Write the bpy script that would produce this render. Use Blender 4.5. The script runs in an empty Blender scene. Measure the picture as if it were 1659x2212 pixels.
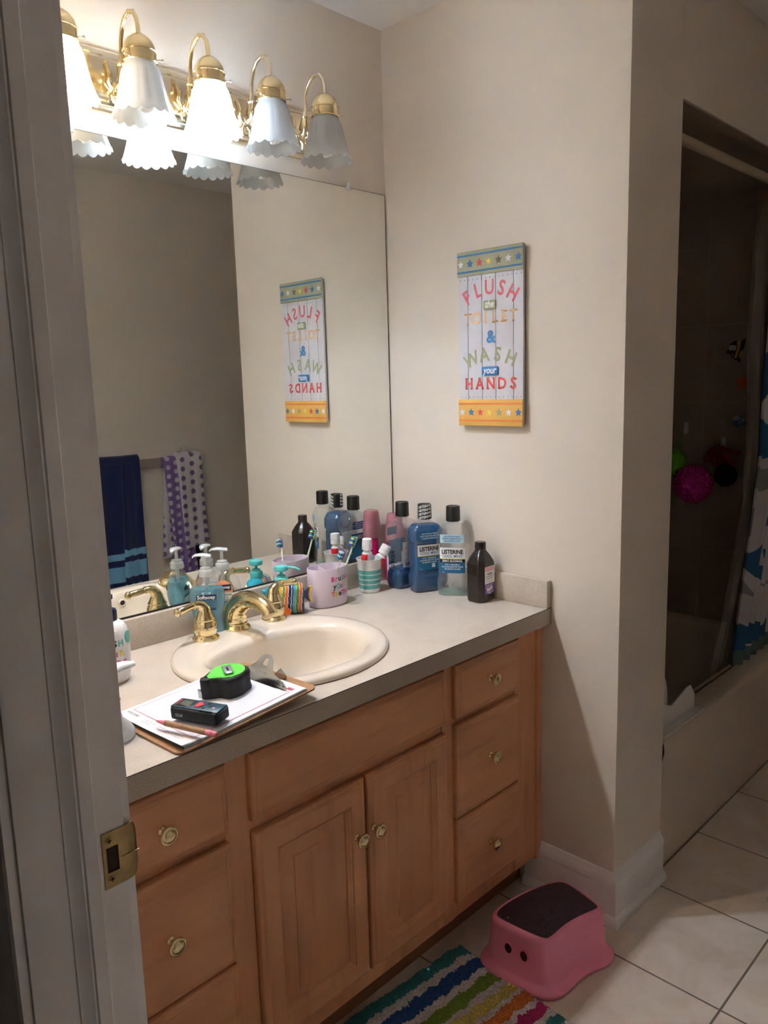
import bpy, bmesh, math, random
from math import sin, cos, pi, radians as R
from mathutils import Vector, Matrix, noise

random.seed(7)
scene = bpy.context.scene
COL = scene.collection

# ------------------------------------------------------------ camera, world, exposure
CAM = Vector((-1.750, -1.685, 1.435))
PITCH, YAW, ROLL, FPX = R(-9.27), R(44.67), R(-1.59), 1690.1
fw = Vector((cos(YAW)*cos(PITCH), sin(YAW)*cos(PITCH), sin(PITCH)))
r0 = Vector((sin(YAW), -cos(YAW), 0)); u0 = r0.cross(fw)
rt = r0*cos(ROLL) + u0*sin(ROLL); up = -r0*sin(ROLL) + u0*cos(ROLL)
cd = bpy.data.cameras.new('camera'); cam = bpy.data.objects.new('camera', cd); COL.objects.link(cam)
m = Matrix((rt, up, -fw)).transposed().to_4x4(); m.translation = CAM; cam.matrix_world = m
cd.sensor_fit = 'VERTICAL'; cd.sensor_height = 24.0; cd.lens = FPX/2212*24.0
cd.clip_start = 0.02
scene.camera = cam
w = bpy.data.worlds.new('world'); scene.world = w; w.use_nodes = True
w.node_tree.nodes['Background'].inputs[0].default_value = (.05, .05, .06, 1)
w.node_tree.nodes['Background'].inputs[1].default_value = .2
vs = scene.view_settings
vs.view_transform = 'Standard'; vs.look = 'None'; vs.gamma = 1; vs.use_curve_mapping = False
vs.exposure = 2.28
cy_ = scene.cycles; cy_.max_bounces=16; cy_.diffuse_bounces=10; cy_.glossy_bounces=8; cy_.transmission_bounces=10; cy_.transparent_max_bounces=24
COOL, WARM = (.70, .83, 1.0), (1.0, .80, .62)
LAMP_COOL, LAMP_WARM = 15.5, 11.0

# ------------------------------------------------------------ helpers
class G:
    """collects geometry for one mesh object"""
    def __init__(s): s.v=[]; s.f=[]; s.m=[]; s.M=Matrix.Identity(4)
    def add(s, vs, fs, mi=0):
        o=len(s.v); s.v += [s.M@Vector(p) for p in vs]
        s.f += [[i+o for i in f] for f in fs]
        s.m += (mi if isinstance(mi, list) else [mi]*len(fs)); return s
    def box(s, x0,x1,y0,y1,z0,z1, mi=0, b=0, seg=2):
        bm=bmesh.new(); bmesh.ops.create_cube(bm,size=1)
        for v in bm.verts: v.co=Vector(((x0+x1)/2+v.co.x*(x1-x0),(y0+y1)/2+v.co.y*(y1-y0),(z0+z1)/2+v.co.z*(z1-z0)))
        if b: bmesh.ops.bevel(bm,geom=bm.edges[:]+bm.verts[:],offset=b,segments=seg,affect='EDGES',profile=.5)
        bm.verts.index_update()
        s.add([v.co.copy() for v in bm.verts],[[v.index for v in f.verts] for f in bm.faces],mi); bm.free(); return s
    def loft(s, rings, mi=0, c0=True, c1=True, wrap=True):
        n=len(rings[0]); vs=[p for r in rings for p in r]; fs=[]; ms=[]
        mf = mi if callable(mi) else (lambda i,j: mi)
        for i in range(len(rings)-1):
            for j in range(n if wrap else n-1):
                k=(j+1)%n; fs.append([i*n+j,i*n+k,(i+1)*n+k,(i+1)*n+j]); ms.append(mf(i,j))
        if c0: fs.append(list(range(n))[::-1]); ms.append(mf(0,0))
        if c1: fs.append([(len(rings)-1)*n+j for j in range(n)]); ms.append(mf(len(rings)-2,0))
        return s.add(vs,fs,ms)
    def lathe(s, prof, n=32, at=(0,0,0), mi=0, ax='z', c0=True, c1=True, sx=1, sy=1):
        rings=[]
        for r,z in prof:
            ring=[]
            for j in range(n):
                a=2*pi*j/n; x,y=r*cos(a)*sx,r*sin(a)*sy
                p={'z':(x,y,z),'y':(x,-z,y),'x':(z,x,y)}[ax]
                if ax=='y': p=(x,z,-y)
                ring.append(Vector(p)+Vector(at))
            rings.append(ring)
        return s.loft(rings,mi,c0,c1)
    def tube(s, path, rad, n=12, mi=0, caps=True, ry=None):
        path=[Vector(p) for p in path]; rings=[]; L=len(path)
        rad = rad if isinstance(rad,(list,tuple)) else [rad]*L
        t=(path[1]-path[0]).normalized(); a=t.orthogonal().normalized()
        if abs(t.dot(Vector((1,0,0))))<.9: a=(Vector((1,0,0))-t*t.x).normalized()
        for i in range(L):
            t2=((path[min(i+1,L-1)]-path[max(i-1,0)])).normalized()
            a=(a-t2*a.dot(t2)).normalized(); b=t2.cross(a)
            k=ry[i] if ry else 1
            rings.append([path[i]+a*rad[i]*cos(2*pi*j/n)+b*rad[i]*k*sin(2*pi*j/n) for j in range(n)])
        return s.loft(rings,mi,caps,caps)
    def prism(s, poly, d, f, mi=0, mside=None):
        """poly 2d outline; f(u,v,w)->xyz ; thickness w from 0 to d"""
        n=len(poly); vs=[f(u,v,0) for u,v in poly]+[f(u,v,d) for u,v in poly]
        fs=[list(range(n))[::-1],list(range(n,2*n))]; ms=[mi,mi]
        for j in range(n): k=(j+1)%n; fs.append([j,k,n+k,n+j]); ms.append(mi if mside is None else mside)
        return s.add(vs,fs,ms)
    def text(s, txt, size, f, mi=0, align='CENTER', sx=1, shear=0, bold=0, spacing=1.0):
        """flat text mapped by f(u,v)->xyz (u along the baseline, v up)"""
        cu=bpy.data.curves.new('t','FONT'); cu.body=txt; cu.size=size; cu.align_x=align; cu.resolution_u=3
        cu.shear=shear; cu.offset=bold; cu.space_character=spacing; cu.fill_mode='FRONT'
        o=bpy.data.objects.new('t',cu); me=bpy.data.meshes.new_from_object(o)
        s.add([f(v.co.x*sx,v.co.y) for v in me.vertices],[list(p.vertices) for p in me.polygons],mi)
        bpy.data.objects.remove(o); bpy.data.meshes.remove(me); bpy.data.curves.remove(cu); return s
    def mesh(s, name, mats, ang=38):
        me=bpy.data.meshes.new(name); me.from_pydata([tuple(v) for v in s.v],[],s.f)
        for mt in (mats if isinstance(mats,(list,tuple)) else [mats]): me.materials.append(mt)
        for p,i in zip(me.polygons,s.m): p.material_index=i
        bm=bmesh.new(); bm.from_mesh(me)
        fl=[f for f in bm.faces if not any(e.is_boundary for e in f.edges)]
        if fl: bmesh.ops.recalc_face_normals(bm,faces=fl)
        bm.to_mesh(me); bm.free()
        for p in me.polygons: p.use_smooth=True
        me.set_sharp_from_angle(angle=R(ang)); return me

def part(name, g, mats, parent, label=None, ang=38):
    o=bpy.data.objects.new(name, g.mesh(name,mats,ang)); COL.objects.link(o); o.parent=parent
    if label: o['label']=label
    return o
def thing(name, label, cat, loc=(0,0,0), rz=0, group=None):
    o=bpy.data.objects.new(name,None); COL.objects.link(o); o.location=loc; o.rotation_euler=(0,0,rz)
    o.empty_display_size=.03; o['label']=label; o['category']=cat
    if group: o['group']=group
    return o
def single(name, g, mats, label, cat, loc=(0,0,0), rz=0, group=None, ang=38):
    o=bpy.data.objects.new(name,g.mesh(name,mats,ang)); COL.objects.link(o); o.location=loc; o.rotation_euler=(0,0,rz)
    o['label']=label; o['category']=cat
    if group: o['group']=group
    return o
def struct(name, g, mats, label=None, ang=38):
    o=bpy.data.objects.new(name,g.mesh(name,mats,ang)); COL.objects.link(o); o['kind']='structure'
    if label: o['label']=label
    return o
def copy_tree(o, parent=None):
    c=o.copy(); COL.objects.link(c); c.parent=parent
    for ch in list(o.children): copy_tree(ch,c)
    return c
def modify(o, kind, **kw):
    md=o.modifiers.new(kind.lower(),kind)
    for k,v in kw.items(): setattr(md,k,v)
    return md
def se(rx, ry, n, z, N=40, cx=0, cy=0):
    """superellipse ring"""
    out=[]
    for j in range(N):
        a=2*pi*(j+.5)/N; c,s_=cos(a),sin(a)
        out.append(Vector((cx+rx*math.copysign(abs(c)**(2/n),c), cy+ry*math.copysign(abs(s_)**(2/n),s_), z)))
    return out
def front(u, hw, hd, n):
    t=min(abs(u/hw),.999); return -hd*(1-t**n)**(1/n)
def star(r, k=.45, n=5, rot=pi/2):
    return [((r if i%2==0 else r*k)*cos(rot+i*pi/n),(r if i%2==0 else r*k)*sin(rot+i*pi/n)) for i in range(2*n)]

# ------------------------------------------------------------ materials
def mat(name, col, rough=.5, metal=0, coat=0, spec=.5, trans=0, ior=1.45, emit=None, es=0, bump=None, sub=0, sheen=0):
    m=bpy.data.materials.new(name); m.use_nodes=True; b=m.node_tree.nodes['Principled BSDF']
    b.inputs['Base Color'].default_value=(*col,1); b.inputs['Roughness'].default_value=rough
    b.inputs['Metallic'].default_value=metal; b.inputs['Coat Weight'].default_value=coat
    b.inputs['Specular IOR Level'].default_value=spec; b.inputs['Transmission Weight'].default_value=trans
    b.inputs['IOR'].default_value=ior; b.inputs['Sheen Weight'].default_value=sheen
    if sub:
        b.inputs['Subsurface Weight'].default_value=sub; b.inputs['Subsurface Radius'].default_value=(.01,.01,.01)
        b.inputs['Subsurface Scale'].default_value=.3
    if emit: b.inputs['Emission Color'].default_value=(*emit,1); b.inputs['Emission Strength'].default_value=es
    if bump:
        N=m.node_tree; tc=N.nodes.new('ShaderNodeTexCoord'); nz=N.nodes.new('ShaderNodeTexNoise'); bp=N.nodes.new('ShaderNodeBump')
        nz.inputs['Scale'].default_value=bump[0]; nz.inputs['Detail'].default_value=3
        bp.inputs['Strength'].default_value=bump[1]; bp.inputs['Distance'].default_value=bump[2] if len(bump)>2 else .001
        N.links.new(tc.outputs['Object'],nz.inputs['Vector']); N.links.new(nz.outputs['Fac'],bp.inputs['Height']); N.links.new(bp.outputs[0],b.inputs['Normal'])
    return m
def nd(m, t, **kw):
    n=m.node_tree.nodes.new(t)
    for k,v in kw.items():
        if hasattr(n,k): setattr(n,k,v)
        else: n.inputs[k].default_value=v
    return n
def lk(m,a,b): m.node_tree.links.new(a,b)
def ramp(m, fac, stops):
    r=m.node_tree.nodes.new('ShaderNodeValToRGB'); e=r.color_ramp.elements
    while len(e)<len(stops): e.new(.5)
    for x,(p,c) in zip(e,stops): x.position=p; x.color=(*c,1)
    lk(m,fac,r.inputs[0]); return r.outputs[0]
def BS(m): return m.node_tree.nodes['Principled BSDF']
def noisy(name, c1, c2, scale, rough=.5, sc=(1,1,1), detail=4, lo=.35, hi=.65, dist=0, **kw):
    m=mat(name,c1,rough,**kw); tc=nd(m,'ShaderNodeTexCoord'); mp=nd(m,'ShaderNodeMapping'); mp.inputs['Scale'].default_value=sc
    nz=nd(m,'ShaderNodeTexNoise'); nz.inputs['Scale'].default_value=scale; nz.inputs['Detail'].default_value=detail; nz.inputs['Distortion'].default_value=dist
    lk(m,tc.outputs['Object'],mp.inputs[0]); lk(m,mp.outputs[0],nz.inputs['Vector'])
    lk(m,ramp(m,nz.outputs['Fac'],[(lo,c1),(hi,c2)]),BS(m).inputs['Base Color']); return m

def paint(name, c):
    m=mat(name,c,.42,spec=.35,bump=(90,.12,.001)); return m
PAINT=paint('beige_satin_paint',(.725,.655,.575))
CEIL=mat('white_ceiling_paint',(.84,.83,.83),.8,bump=(60,.15,.001))
TRIM=noisy('white_trim_paint',(.85,.835,.85),(.80,.78,.79),9,.38,lo=.4,hi=.7)
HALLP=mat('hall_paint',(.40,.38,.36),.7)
def wood(name, sc, c1=(.60,.29,.145), c2=(.45,.205,.095)):
    m=mat(name,c1,.36,coat=.15); tc=nd(m,'ShaderNodeTexCoord'); mp=nd(m,'ShaderNodeMapping'); mp.inputs['Scale'].default_value=sc
    n1=nd(m,'ShaderNodeTexNoise'); n1.inputs['Scale'].default_value=3.2; n1.inputs['Detail'].default_value=7; n1.inputs['Distortion'].default_value=.7; n1.inputs['Roughness'].default_value=.5
    lk(m,tc.outputs['Object'],mp.inputs[0]); lk(m,mp.outputs[0],n1.inputs['Vector'])
    n2=nd(m,'ShaderNodeTexNoise'); n2.inputs['Scale'].default_value=2.3; n2.inputs['Detail'].default_value=2; lk(m,tc.outputs['Object'],n2.inputs['Vector'])
    mx=nd(m,'ShaderNodeMix'); mx.data_type='RGBA'; mx.blend_type='MULTIPLY'; mx.inputs[0].default_value=.55
    lk(m,ramp(m,n1.outputs['Fac'],[(.28,tuple(a*.6+b*.4 for a,b in zip(c2,c1))),(.46,c1),(.66,tuple(x*1.05 for x in c1))]),mx.inputs[6])
    lk(m,ramp(m,n2.outputs['Fac'],[(.3,(.80,.74,.70)),(.7,(1.1,1.1,1.1))]),mx.inputs[7])
    lk(m,mx.outputs[2],BS(m).inputs['Base Color']); return m
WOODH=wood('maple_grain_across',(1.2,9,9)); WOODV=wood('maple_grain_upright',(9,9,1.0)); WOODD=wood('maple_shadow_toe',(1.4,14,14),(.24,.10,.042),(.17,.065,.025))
LAMI=noisy('speckled_beige_laminate',(.60,.535,.46),(.52,.455,.39),420,.32,lo=.42,hi=.6,spec=.4)
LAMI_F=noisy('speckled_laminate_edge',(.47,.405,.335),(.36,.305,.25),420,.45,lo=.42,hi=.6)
def add_stain(m):
    b=BS(m); src=b.inputs['Base Color'].links[0].from_socket; tc=nd(m,'ShaderNodeTexCoord'); nz=nd(m,'ShaderNodeTexNoise')
    nz.inputs['Scale'].default_value=7; nz.inputs['Detail'].default_value=5; nz.inputs['Distortion'].default_value=1.5
    lk(m,tc.outputs['Object'],nz.inputs['Vector']); mx=nd(m,'ShaderNodeMix'); mx.data_type='RGBA'; mx.blend_type='MULTIPLY'; mx.inputs[0].default_value=.6
    lk(m,src,mx.inputs[6]); lk(m,ramp(m,nz.outputs['Fac'],[(.35,(.88,.87,.86)),(.6,(1.05,1.05,1.06))]),mx.inputs[7]); lk(m,mx.outputs[2],b.inputs['Base Color'])
add_stain(LAMI)
SEAM=mat('dark_edge_seam',(.03,.022,.018),.6)
PORC=mat('bone_porcelain',(.74,.665,.575),.10,coat=.6,spec=.6)
TUBM=mat('almond_tub_enamel',(.66,.57,.47),.28,coat=.2)
BRASS=noisy('polished_brass',(.80,.66,.38),(.74,.61,.36),14,.14,metal=1)
ABRASS=noisy('worn_brass',(.42,.31,.15),(.30,.22,.11),60,.36,metal=1)
SILVER=mat('lamp_brass_pale',(.78,.70,.54),.14,metal=1)
STEEL=mat('bright_steel',(.44,.45,.46),.18,metal=1)
BLACKP=mat('black_plastic',(.008,.008,.009),.35); BLACKR=mat('black_rubber',(.014,.014,.015),.6,bump=(200,.3,.0006))
WHITEP=mat('white_plastic',(.80,.80,.82),.3); WHITES=mat('matt_white',(.78,.78,.8),.5)
MIRR=mat('mirror_silvering',(.86,.875,.84),.008,metal=1)
def brickmat(name, w, h, ox, oy, oz, axes, mort, c1, c2, cm, rough=.3, bumpy=.4, scale_n=5):
    m=mat(name,c1,rough,spec=.45); tc=nd(m,'ShaderNodeTexCoord'); sep=nd(m,'ShaderNodeSeparateXYZ'); cmb=nd(m,'ShaderNodeCombineXYZ')
    lk(m,tc.outputs['Object'],sep.inputs[0]); off=(ox,oy,oz)
    for k,a in enumerate(axes):
        ad=nd(m,'ShaderNodeMath'); ad.operation='SUBTRACT'; i='XYZ'.index(a); lk(m,sep.outputs[i],ad.inputs[0]); ad.inputs[1].default_value=off[i]-40*(w if k==0 else h)
        lk(m,ad.outputs[0],cmb.inputs[k])
    bk=nd(m,'ShaderNodeTexBrick'); bk.offset=0; bk.squash=1; bk.inputs['Scale'].default_value=1; bk.inputs['Brick Width'].default_value=w; bk.inputs['Row Height'].default_value=h
    bk.inputs['Mortar Size'].default_value=mort; bk.inputs['Mortar Smooth'].default_value=.3; lk(m,cmb.outputs[0],bk.inputs['Vector'])
    nz=nd(m,'ShaderNodeTexNoise'); nz.inputs['Scale'].default_value=scale_n; nz.inputs['Detail'].default_value=8; nz.inputs['Distortion'].default_value=.8; nz.inputs['Roughness'].default_value=.6; lk(m,tc.outputs['Object'],nz.inputs['Vector'])
    c=ramp(m,nz.outputs['Fac'],[(.34,c2),(.62,c1)]); mx=nd(m,'ShaderNodeMix'); mx.data_type='RGBA'; lk(m,bk.outputs['Fac'],mx.inputs[0]); lk(m,c,mx.inputs[6]); mx.inputs[7].default_value=(*cm,1)
    lk(m,mx.outputs[2],BS(m).inputs['Base Color']); bp=nd(m,'ShaderNodeBump'); bp.invert=True; bp.inputs['Strength'].default_value=bumpy; bp.inputs['Distance'].default_value=.002
    lk(m,bk.outputs['Fac'],bp.inputs['Height']); lk(m,bp.outputs[0],BS(m).inputs['Normal']); return m
FLOOR=brickmat('beige_floor_tile',.335,.335,.228,-1.098,0,'XY',.0030,(.76,.68,.60),(.60,.51,.43),(.20,.165,.14),.33)
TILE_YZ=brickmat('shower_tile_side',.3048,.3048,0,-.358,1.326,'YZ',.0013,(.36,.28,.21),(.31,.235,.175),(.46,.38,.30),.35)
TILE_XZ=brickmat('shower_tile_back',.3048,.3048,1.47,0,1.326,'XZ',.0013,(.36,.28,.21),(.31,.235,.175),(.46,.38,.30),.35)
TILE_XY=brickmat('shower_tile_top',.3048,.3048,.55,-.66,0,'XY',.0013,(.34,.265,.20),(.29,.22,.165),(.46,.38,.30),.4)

def seethru(name, tcol, tfac, base, rough=.1, translucent=0, gloss=.06, rim=.30):
    """thin clear or frosted plastic / glass: transparent mixed with a surface"""
    m=bpy.data.materials.new(name); m.use_nodes=True; N=m.node_tree; b=BS(m); out=N.nodes['Material Output']
    b.inputs['Base Color'].default_value=(*base,1); b.inputs['Roughness'].default_value=rough
    tr=nd(m,'ShaderNodeBsdfTransparent'); tr.inputs[0].default_value=(*tcol,1)
    surf=b.outputs[0]
    if translucent:
        tl=nd(m,'ShaderNodeBsdfTranslucent'); tl.inputs[0].default_value=(*base,1); mt=nd(m,'ShaderNodeMixShader'); mt.inputs[0].default_value=translucent
        lk(m,b.outputs[0],mt.inputs[1]); lk(m,tl.outputs[0],mt.inputs[2]); surf=mt.outputs[0]
    mx=nd(m,'ShaderNodeMixShader'); mx.inputs[0].default_value=tfac; lk(m,surf,mx.inputs[1]); lk(m,tr.outputs[0],mx.inputs[2]); last=mx.outputs[0]
    if gloss:
        gl=nd(m,'ShaderNodeBsdfGlossy'); gl.inputs['Roughness'].default_value=max(rough*.5,.04); fr=nd(m,'ShaderNodeLayerWeight'); fr.inputs[0].default_value=.35
        mu=nd(m,'ShaderNodeMath'); mu.operation='MULTIPLY_ADD'; lk(m,fr.outputs['Facing'],mu.inputs[0]); mu.inputs[1].default_value=rim; mu.inputs[2].default_value=gloss
        m2=nd(m,'ShaderNodeMixShader'); lk(m,mu.outputs[0],m2.inputs[0]); lk(m,last,m2.inputs[1]); lk(m,gl.outputs[0],m2.inputs[2]); last=m2.outputs[0]
    lk(m,last,out.inputs[0]); return m
FROST=seethru('frosted_lamp_glass',(.93,.95,.97),.11,(.72,.73,.73),.35,.65,.03)
CLEAR=seethru('clear_plastic',(.97,.98,.985),.95,(.80,.83,.85),.08,0,.03,.20)
CLEARPUMP=seethru('milky_plastic',(.95,.97,.97),.25,(.82,.86,.88),.25,.3,.05)
BLUEL=seethru('deep_blue_liquid',(.01,.40,.70),.42,(.0,.15,.40),.1,.3,.01,.05)
BLUELP=seethru('light_blue_soap',(.48,.82,.94),.62,(.30,.62,.76),.12,.4,.01,.05)
PEACHL=seethru('peach_soap',(.98,.70,.62),.62,(.92,.50,.40),.12,.3,.01,.05)
GREENL=seethru('pale_green_liquid',(.80,.95,.92),.8,(.6,.8,.78),.1,0,.05)
PINKCUP=seethru('pink_clear_plastic',(1,.82,.87),.72,(.93,.60,.70),.15,.3,.05)
LINER=seethru('clear_vinyl_liner',(.95,.94,.92),.86,(.40,.36,.32),.25,.2,.02,.12)

# ------------------------------------------------------------ the room
H=2.434; W=.772; XL=-1.385; YF=-1.869; T=.27; XE=1.47; XR=1.75; AZ=2.115
struct('floor',G().box(-2.7,XR+.1,-3.0,.9,-.05,0),FLOOR)
struct('ceiling',G().box(-2.7,XR+.1,-3.0,.9,H,H+.05),CEIL)
struct('wall_back',G().box(-1.5,0.0,.005,.10,0,H),PAINT)
struct('wall_right',G().box(0,T,-W,.10,0,H),PAINT)
struct('wall_header',G().box(T,XR,-W,-.665,AZ,H,0,.004),PAINT)
struct('wall_opposite',G().box(-1.5,XR+.1,YF-.1,YF,0,H),PAINT)
struct('wall_far',G().box(XE+.012,XR+.1,-W,.10,0,AZ).box(XR,XR+.1,YF,-W,0,H).box(XE,XR+.1,-W,.1,AZ,H),PAINT)
g=G().box(-1.5,XL,-.897,.10,0,H).box(-1.5,XL,YF,-1.668,0,H).box(-1.5,XL,-1.668,-.897,2.075,H)
struct('wall_left',g,PAINT)
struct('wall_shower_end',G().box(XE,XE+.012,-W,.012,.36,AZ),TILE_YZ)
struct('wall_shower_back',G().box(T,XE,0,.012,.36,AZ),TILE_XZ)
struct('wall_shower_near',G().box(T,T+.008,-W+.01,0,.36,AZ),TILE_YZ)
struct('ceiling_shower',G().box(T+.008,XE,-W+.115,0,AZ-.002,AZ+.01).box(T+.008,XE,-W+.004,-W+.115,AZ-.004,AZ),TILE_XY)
g=G().box(-2.7,-2.6,-3.0,.9,0,H).box(-2.6,-1.5,.8,.9,0,H).box(-2.6,-1.5,-3.0,-2.9,0,H).box(-1.5,-1.4,.1,.9,0,H).box(-1.5,-1.4,-3.0,YF-.1,0,H)
struct('wall_hall',g,HALLP)

# baseboards: moulded profile swept along the stub wall
def base_profile():  # (out from wall, z)
    return [(0,0),(.026,0),(.027,.008),(.024,.018),(.018,.024),(.014,.026),(.014,.095),(.0125,.098),(.0125,.104),(.015,.108),(.015,.118),(.011,.126),(.006,.132),(.004,.140),(0,.143)]
def sweep(path, prof, closed=False):
    g=G(); rings=[]
    for i,(x,y,nx,ny) in enumerate(path): rings.append([Vector((x+nx*o,y+ny*o,z)) for o,z in prof])
    return g.loft(rings,0,True,True)
g=sweep([(0,-.50,-1,0),(0,-W,-1,-1),(T-.002,-W,0,-1)],base_profile()); struct('baseboard_right',g,TRIM,ang=30)
g=sweep([(XL,YF,0,1),(XR,YF,0,1)],base_profile()); struct('baseboard_opposite',g,TRIM,ang=30)

# door opening: jamb, stop, casings, strike plate
door=bpy.data.objects.new('door_1',None); COL.objects.link(door); door['kind']='structure'; door.location=(XL,-.897,0)
def dl(g): g.M=Matrix.Translation((-XL,.897,0)); return g
g=dl(G()).box(-1.5,-1.385,-.90,-.8972,0,2.06,0,.0012).box(-1.5,-1.385,-1.6675,-1.662,0,2.06,0,.0012).box(-1.5,-1.385,-1.6625,-.90,2.055,2.0745)
part('jamb',g,TRIM,door)
stopp=[(-1.4200,0),(-1.4200,-.0085),(-1.4215,-.0105),(-1.436,-.0105),(-1.4375,-.0085),(-1.4395,-.0085),(-1.4415,-.0070),(-1.4460,-.0045),(-1.4500,-.0025),(-1.4530,-.002),(-1.4535,0)]
g=dl(G()); g.loft([[Vector((x,-.90+y,z)) for x,y in stopp] for z in (0,2.055)]); g.loft([[Vector((x,-1.662-y,z)) for x,y in stopp] for z in (0,2.055)])
part('door_stop',g,TRIM,door,ang=25)
def casing(xf, sgn):
    g=dl(G()); pr=[(0,.0),(.0,.010),(.004,.012),(.010,.0105),(.016,.0125),(.045,.016),(.053,.016),(.057,.013),(.057,0)]
    for y0,d in ((-.8955,1),(-1.6665,-1)):
        g.loft([[Vector((xf+sgn*b_,y0+d*a_,z)) for a_,b_ in pr] for z in (0,2.128)])
    g.box(min(xf,xf+sgn*.014),max(xf,xf+sgn*.014),-1.6665,-.8955,2.071,2.128,0,.002); return g
part('casing',casing(XL,1),TRIM,door,ang=25); part('casing',casing(-1.5,-1),TRIM,door,ang=25)
# strike plate with latch hole, rounded lip and two screws
g=dl(G())
y=-.9002; 
def sp(u,v,w): return (u,y-w,v)
X0,X1,Z0,Z1=-1.4125,-1.3865,.889,.955
hx0,hx1,hz0,hz1=-1.4085,-1.3945,.907,.937
for a in ((X0,hx0,Z0,Z1),(hx1,X1,Z0,Z1),(hx0,hx1,Z0,hz0),(hx0,hx1,hz1,Z1)): g.box(a[0],a[1],y-.0014,y,a[2],a[3])
rings=[]
for k in range(7):
    t=k/6; xx=X1+t*.0175; yy=y-.0007+.0075*t*t; hh=1-.55*max(0,(t-.62)/.38)**2.2*.7
    zc=(Z0+Z1)/2; h=(Z1-Z0)/2*hh
    rings.append([Vector((xx,yy-.0007,zc-h)),Vector((xx,yy-.0007,zc+h)),Vector((xx,yy+.0007,zc+h)),Vector((xx,yy+.0007,zc-h))])
g.loft(rings); g.box(-1.3915,-1.370,y-.0022,y-.0012,.9195,.9205)
sk=part('strike_plate',g,ABRASS,door,'worn brass strike plate with curved lip',ang=25)
g=dl(G()).box(hx0,hx1,y+.0001,y+.0006,hz0,hz1); part('latch_hole',g,mat('dark_recess',(.035,.02,.014),.8),sk)
for sz in (.945,.899):
    g=dl(G()).lathe([(0.0001,.0012),(.0036,.0010),(.0040,.0002),(.0040,-.0005)],18,(-1.4045,y-.0017,sz),ax='y',mi=0)
    g.box(-1.4070,-1.4020,y-.0031,y-.0027,sz-.0005,sz+.0005,1).box(-1.4050,-1.4040,y-.0031,y-.0027,sz-.0025,sz+.0025,1)
    part('screw',g,[ABRASS,SEAM],sk)

# ------------------------------------------------------------ vanity cabinet
CT=.833; CF=-.543; CB=CT-.045
van=thing('vanity_cabinet','long maple bathroom vanity cabinet with raised panel doors and brass knobs under the counter','cabinet',(-.69,-.27,0))
def vl(g): g.M=Matrix.Translation((.69,.27,0)); return g
g=vl(G()).box(XL+.002,XL+.018,CF+.019,.0,.105,CB-.001,1).box(-.044,-.0275,CF+.019,.0,.105,CB-.001,1).box(XL+.018,-.044,CF+.019,0,.105,.121,1).box(XL+.018,-.044,-.006,0,.121,CB-.001,1)
for z0_,z1_ in ((.105,.156),(.610,.642),(.770,CB-.001)): g.box(XL+.002,-.0275,CF+.002,CF+.019,z0_,z1_,1)
g.box(-.700,-.675,CF+.002,CF+.019,.156,.610,1)
for z_ in (.376,): g.box(XL+.002,-1.03,CF+.002,CF+.019,z_-.012,z_+.012,1).box(-.40,-.0275,CF+.002,CF+.019,z_-.012,z_+.012,1)
xs=[(XL+.002,-1.285),(-1.030,-.976),(-.420,-.382),(-.1255,-.0275)]
for a,b in xs: g.box(a,b,CF,CF+.019,.105,CB-.001,0)
part('cabinet_body',g,[WOODV,WOODV],van)
part('filler_strip',vl(G()).box(-.0275,-.0015,CF-.006,CF+.02,.098,CB-.001,0,.001),WOODV,van)
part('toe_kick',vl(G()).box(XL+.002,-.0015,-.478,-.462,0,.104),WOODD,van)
def knob(parent,x,z,y0):
    g=vl(G()).lathe([(.0085,0),(.0085,.002),(.0050,.005),(.0048,.011),(.0085,.014),(.0140,.017),(.0165,.0205),(.0163,.0235),(.0150,.0245),(.0125,.0245),(.0115,.026),(.0070,.0275),(.0001,.028)],28,(x,y0,z),ax='y')
    g.v=[Vector((v.x,2*(y0+.27)-v.y,v.z)) if v.y>y0+.27 else v for v in g.v]
    return part('knob',g,BRASS,parent)
def rect(x0,x1,z0,z1,i,y): return [Vector((x0+i,y,z0+i)),Vector((x1-i,y,z0+i)),Vector((x1-i,y,z1-i)),Vector((x0+i,y,z1-i))]
def slab(name,x0,x1,z0,z1,parent,m):
    prof=[(0,CF),(0,CF-.009),(.0015,CF-.0125),(.004,CF-.0145),(.0075,CF-.0155),(.0105,CF-.018),(.013,CF-.0195),(.0145,CF-.0200),(.0155,CF-.0192),(.0170,CF-.0200)]
    g=vl(G()); g.loft([rect(x0,x1,z0,z1,i,y) for i,y in prof]); return part(name,g,m,parent,ang=22)
for x0,x1 in ((-.382,-.121),(-1.289,-1.028)):
    for z0,z1,kz in ((.638,.774,.708),(.380,.620,.504),(.152,.379-.004,.266)):
        d=slab('drawer_front',x0,x1,z0,z1,van,WOODH); knob(d,(x0+x1)/2-.004,kz,CF-.0195)
slab('false_drawer_front',-.977,-.421,.638,.774,van,WOODH)
for x0,x1,kx in ((-.975,-.690,-.723),(-.683,-.418,-.672)):
    z0,z1=.152,.614
    prof=[(0,CF),(0,CF-.009),(.0015,CF-.0125),(.004,CF-.0145),(.0075,CF-.0155),(.0105,CF-.018),(.013,CF-.0195),(.046,CF-.0200),(.047,CF-.0175),(.050,CF-.0165),(.053,CF-.0135),(.056,CF-.012),(.058,CF-.0085)]
    g=vl(G()); g.loft([rect(x0,x1,z0,z1,i,y) for i,y in prof],c1=False); d=part('door',g,WOODV,van,ang=22)
    prof=[(.0575,CF-.003),(.0575,CF-.0085),(.0600,CF-.0085),(.0850,CF-.0155),(.0865,CF-.0175),(.0885,CF-.0180)]
    g=vl(G()); g.loft([rect(x0,x1,z0,z1,i,y) for i,y in prof]); part('raised_panel',g,WOODV,d,ang=22)
    knob(d,kx,.493,CF-.0195)

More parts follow.
